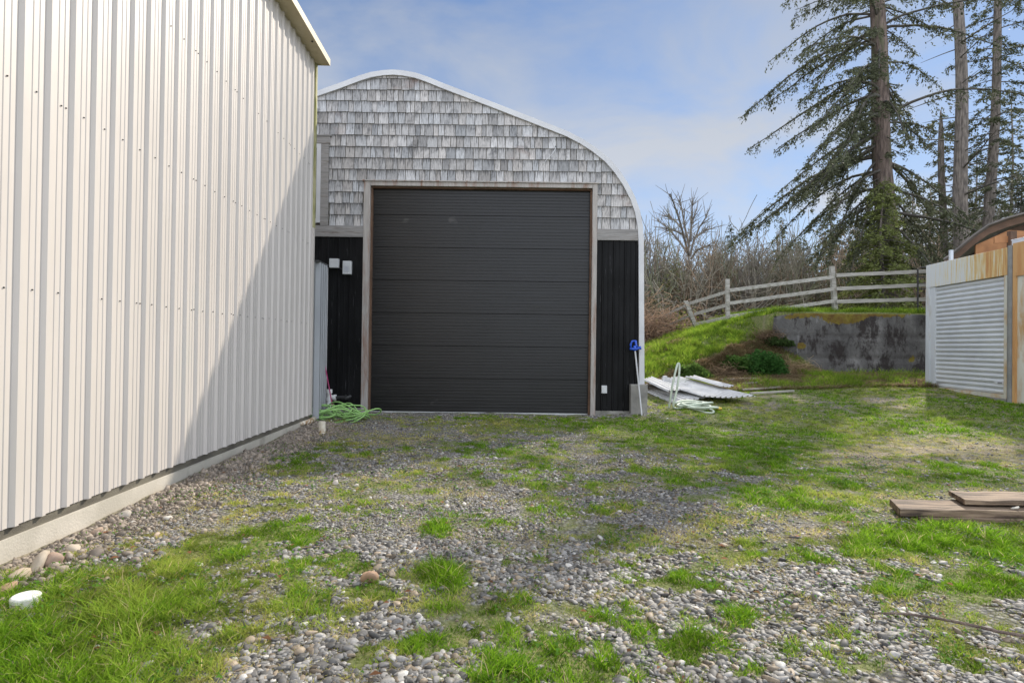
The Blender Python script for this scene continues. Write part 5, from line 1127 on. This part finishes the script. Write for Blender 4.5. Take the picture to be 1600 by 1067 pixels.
a = r.normal(size=(n, 3)); a[:, 2] += .5; a /= np.linalg.norm(a, axis=1)[:, None]; b_ = np.cross(a, r.normal(size=(n, 3))); b_ /= np.linalg.norm(b_, axis=1)[:, None]; s_ = r.uniform(.1, .34, (n, 1)); p = np.stack([x_, Y_, z], -1)
V = np.stack([p-a*s_*.5, p+b_*s_*.10, p+a*s_*.5, p-b_*s_*.10], 1).reshape(-1, 3); tn = fbm(x_, z, .6, 3)[:, None]; cc = np.where(tn > .52, np.array([[.11, .115, .045]]), np.array([[.13, .095, .065]]))*r.uniform(.4, 1.5, (n, 1))
tag(npmesh('undergrowth', V, (np.arange(n)*4)[:, None]+np.array([[0, 1, 2, 3]]), MAT['needle'], colr=np.repeat(cc, 4, 0)), 'brown and olive undergrowth low in the wood behind the fence', 'undergrowth', kind='stuff')
# undergrowth close behind the fence, yellow green
n = 16000; x_ = r.uniform(6, 16, n); Y_ = r.uniform(20.5, 26, n); z = 1.9+1.3*fbm(x_, Y_, 1.2, 3)*r.random(n); k_ = r.random(n) < ss(fbm(x_+4, Y_, .8, 3), .42, .6); x_, Y_, z = x_[k_], Y_[k_], z[k_]; n = len(x_); p = np.stack([x_, Y_, z], -1)
a = r.normal(size=(n, 3)); a /= np.linalg.norm(a, axis=1)[:, None]; b_ = np.cross(a, r.normal(size=(n, 3))); b_ /= np.linalg.norm(b_, axis=1)[:, None]; s_ = r.uniform(.05, .16, (n, 1))
V = np.stack([p-a*s_*.5, p+b_*s_*.25, p+a*s_*.5, p-b_*s_*.25], 1).reshape(-1, 3); cc = np.array([[.17, .19, .045]])*r.uniform(.5, 1.4, (n, 1))
tag(npmesh('salal', V, (np.arange(n)*4)[:, None]+np.array([[0, 1, 2, 3]]), MAT['grass'], colr=np.repeat(cc, 4, 0)), 'yellow green leafy undergrowth just behind the rail fence', 'undergrowth', kind='stuff')
# distant hill
xx = np.linspace(-200, 600, 120); yy = np.linspace(300, 420, 10); XX, YY = np.meshgrid(xx, yy, indexing='ij'); prof_ = np.sin((YY-300)/120*np.pi)**.6
ZZ = (26+14*fbm(XX, YY*0, .012, 4)+4*fbm(XX, YY, .15, 3))*prof_*1.2-1; I = np.arange(XX.size).reshape(XX.shape); F_ = qd(I[:-1, :-1], I[1:, :-1], I[1:, 1:], I[:-1, 1:])
tag(npmesh('hill', np.stack([XX.ravel(), YY.ravel(), ZZ.ravel()], -1), F_, MAT['hill'], smooth=True), kind='structure')

# fallen twigs and dead straw lying over the yard
n = 1500; y = np.sqrt(rng.uniform(1.8**2, 11**2, n)); x = rng.uniform(-1, 1, n)*(y+.5); k = (x > -3.0-.034*y+.1); x, y = x[k], y[k]; n = len(x)
a = rng.uniform(0, np.pi, n); L_ = rng.lognormal(math.log(.055), .5, n); wq = rng.uniform(.0012, .003, n); PLs = []; RLs = []
for i in range(n):
    u_ = np.linspace(-.5, .5, 4)*L_[i]; xx_ = x[i]+np.cos(a[i])*u_; yy_ = y[i]+np.sin(a[i])*u_+rng.normal(0, .004, 4); PLs.append(np.stack([xx_, yy_, H(xx_, yy_)+.012+rng.uniform(0, .012)], -1)); RLs.append(np.full(4, wq[i]))
V, F_ = sweep(PLs, RLs, 3); tc_ = rng.random((n, 1)); cc = np.repeat(np.where(tc_ > .4, np.array([[.55, .45, .28]]), np.array([[.16, .10, .07]]))*rng.uniform(.6, 1.2, (n, 1)), 12, 0)
tag(npmesh('litter', V, F_, MAT['grass'], colr=cc), 'dead straw and little twigs littering the gravel and grass', 'litter', kind='stuff')
# dried leaves
n = 500; y = np.sqrt(rng.uniform(1.8**2, 10**2, n)); x = rng.uniform(-1, 1, n)*(y+.5); k = (x > -3.0-.034*y+.1); x, y = x[k], y[k]; n = len(x); a = rng.uniform(0, 6.28, n); L_ = rng.uniform(.012, .03, n); z = H(x, y)+.02
dx, dy = np.cos(a)*L_, np.sin(a)*L_; q = [np.stack([x-dx, y-dy, z], -1), np.stack([x-dy*.5, y+dx*.5, z+.008], -1), np.stack([x+dx, y+dy, z+.002], -1), np.stack([x+dy*.5, y-dx*.5, z+.010], -1)]
tag(npmesh('dead_leaves', np.stack(q, 1).reshape(-1, 3), (np.arange(n)*4)[:, None]+np.array([[0, 1, 2, 3]]), MAT['grass'], colr=np.repeat(np.array([[.26, .13, .07]])*rng.uniform(.5, 1.5, (n, 1)), 4, 0)), 'small brown dead leaves lying on the gravel and grass', 'leaves', kind='stuff')
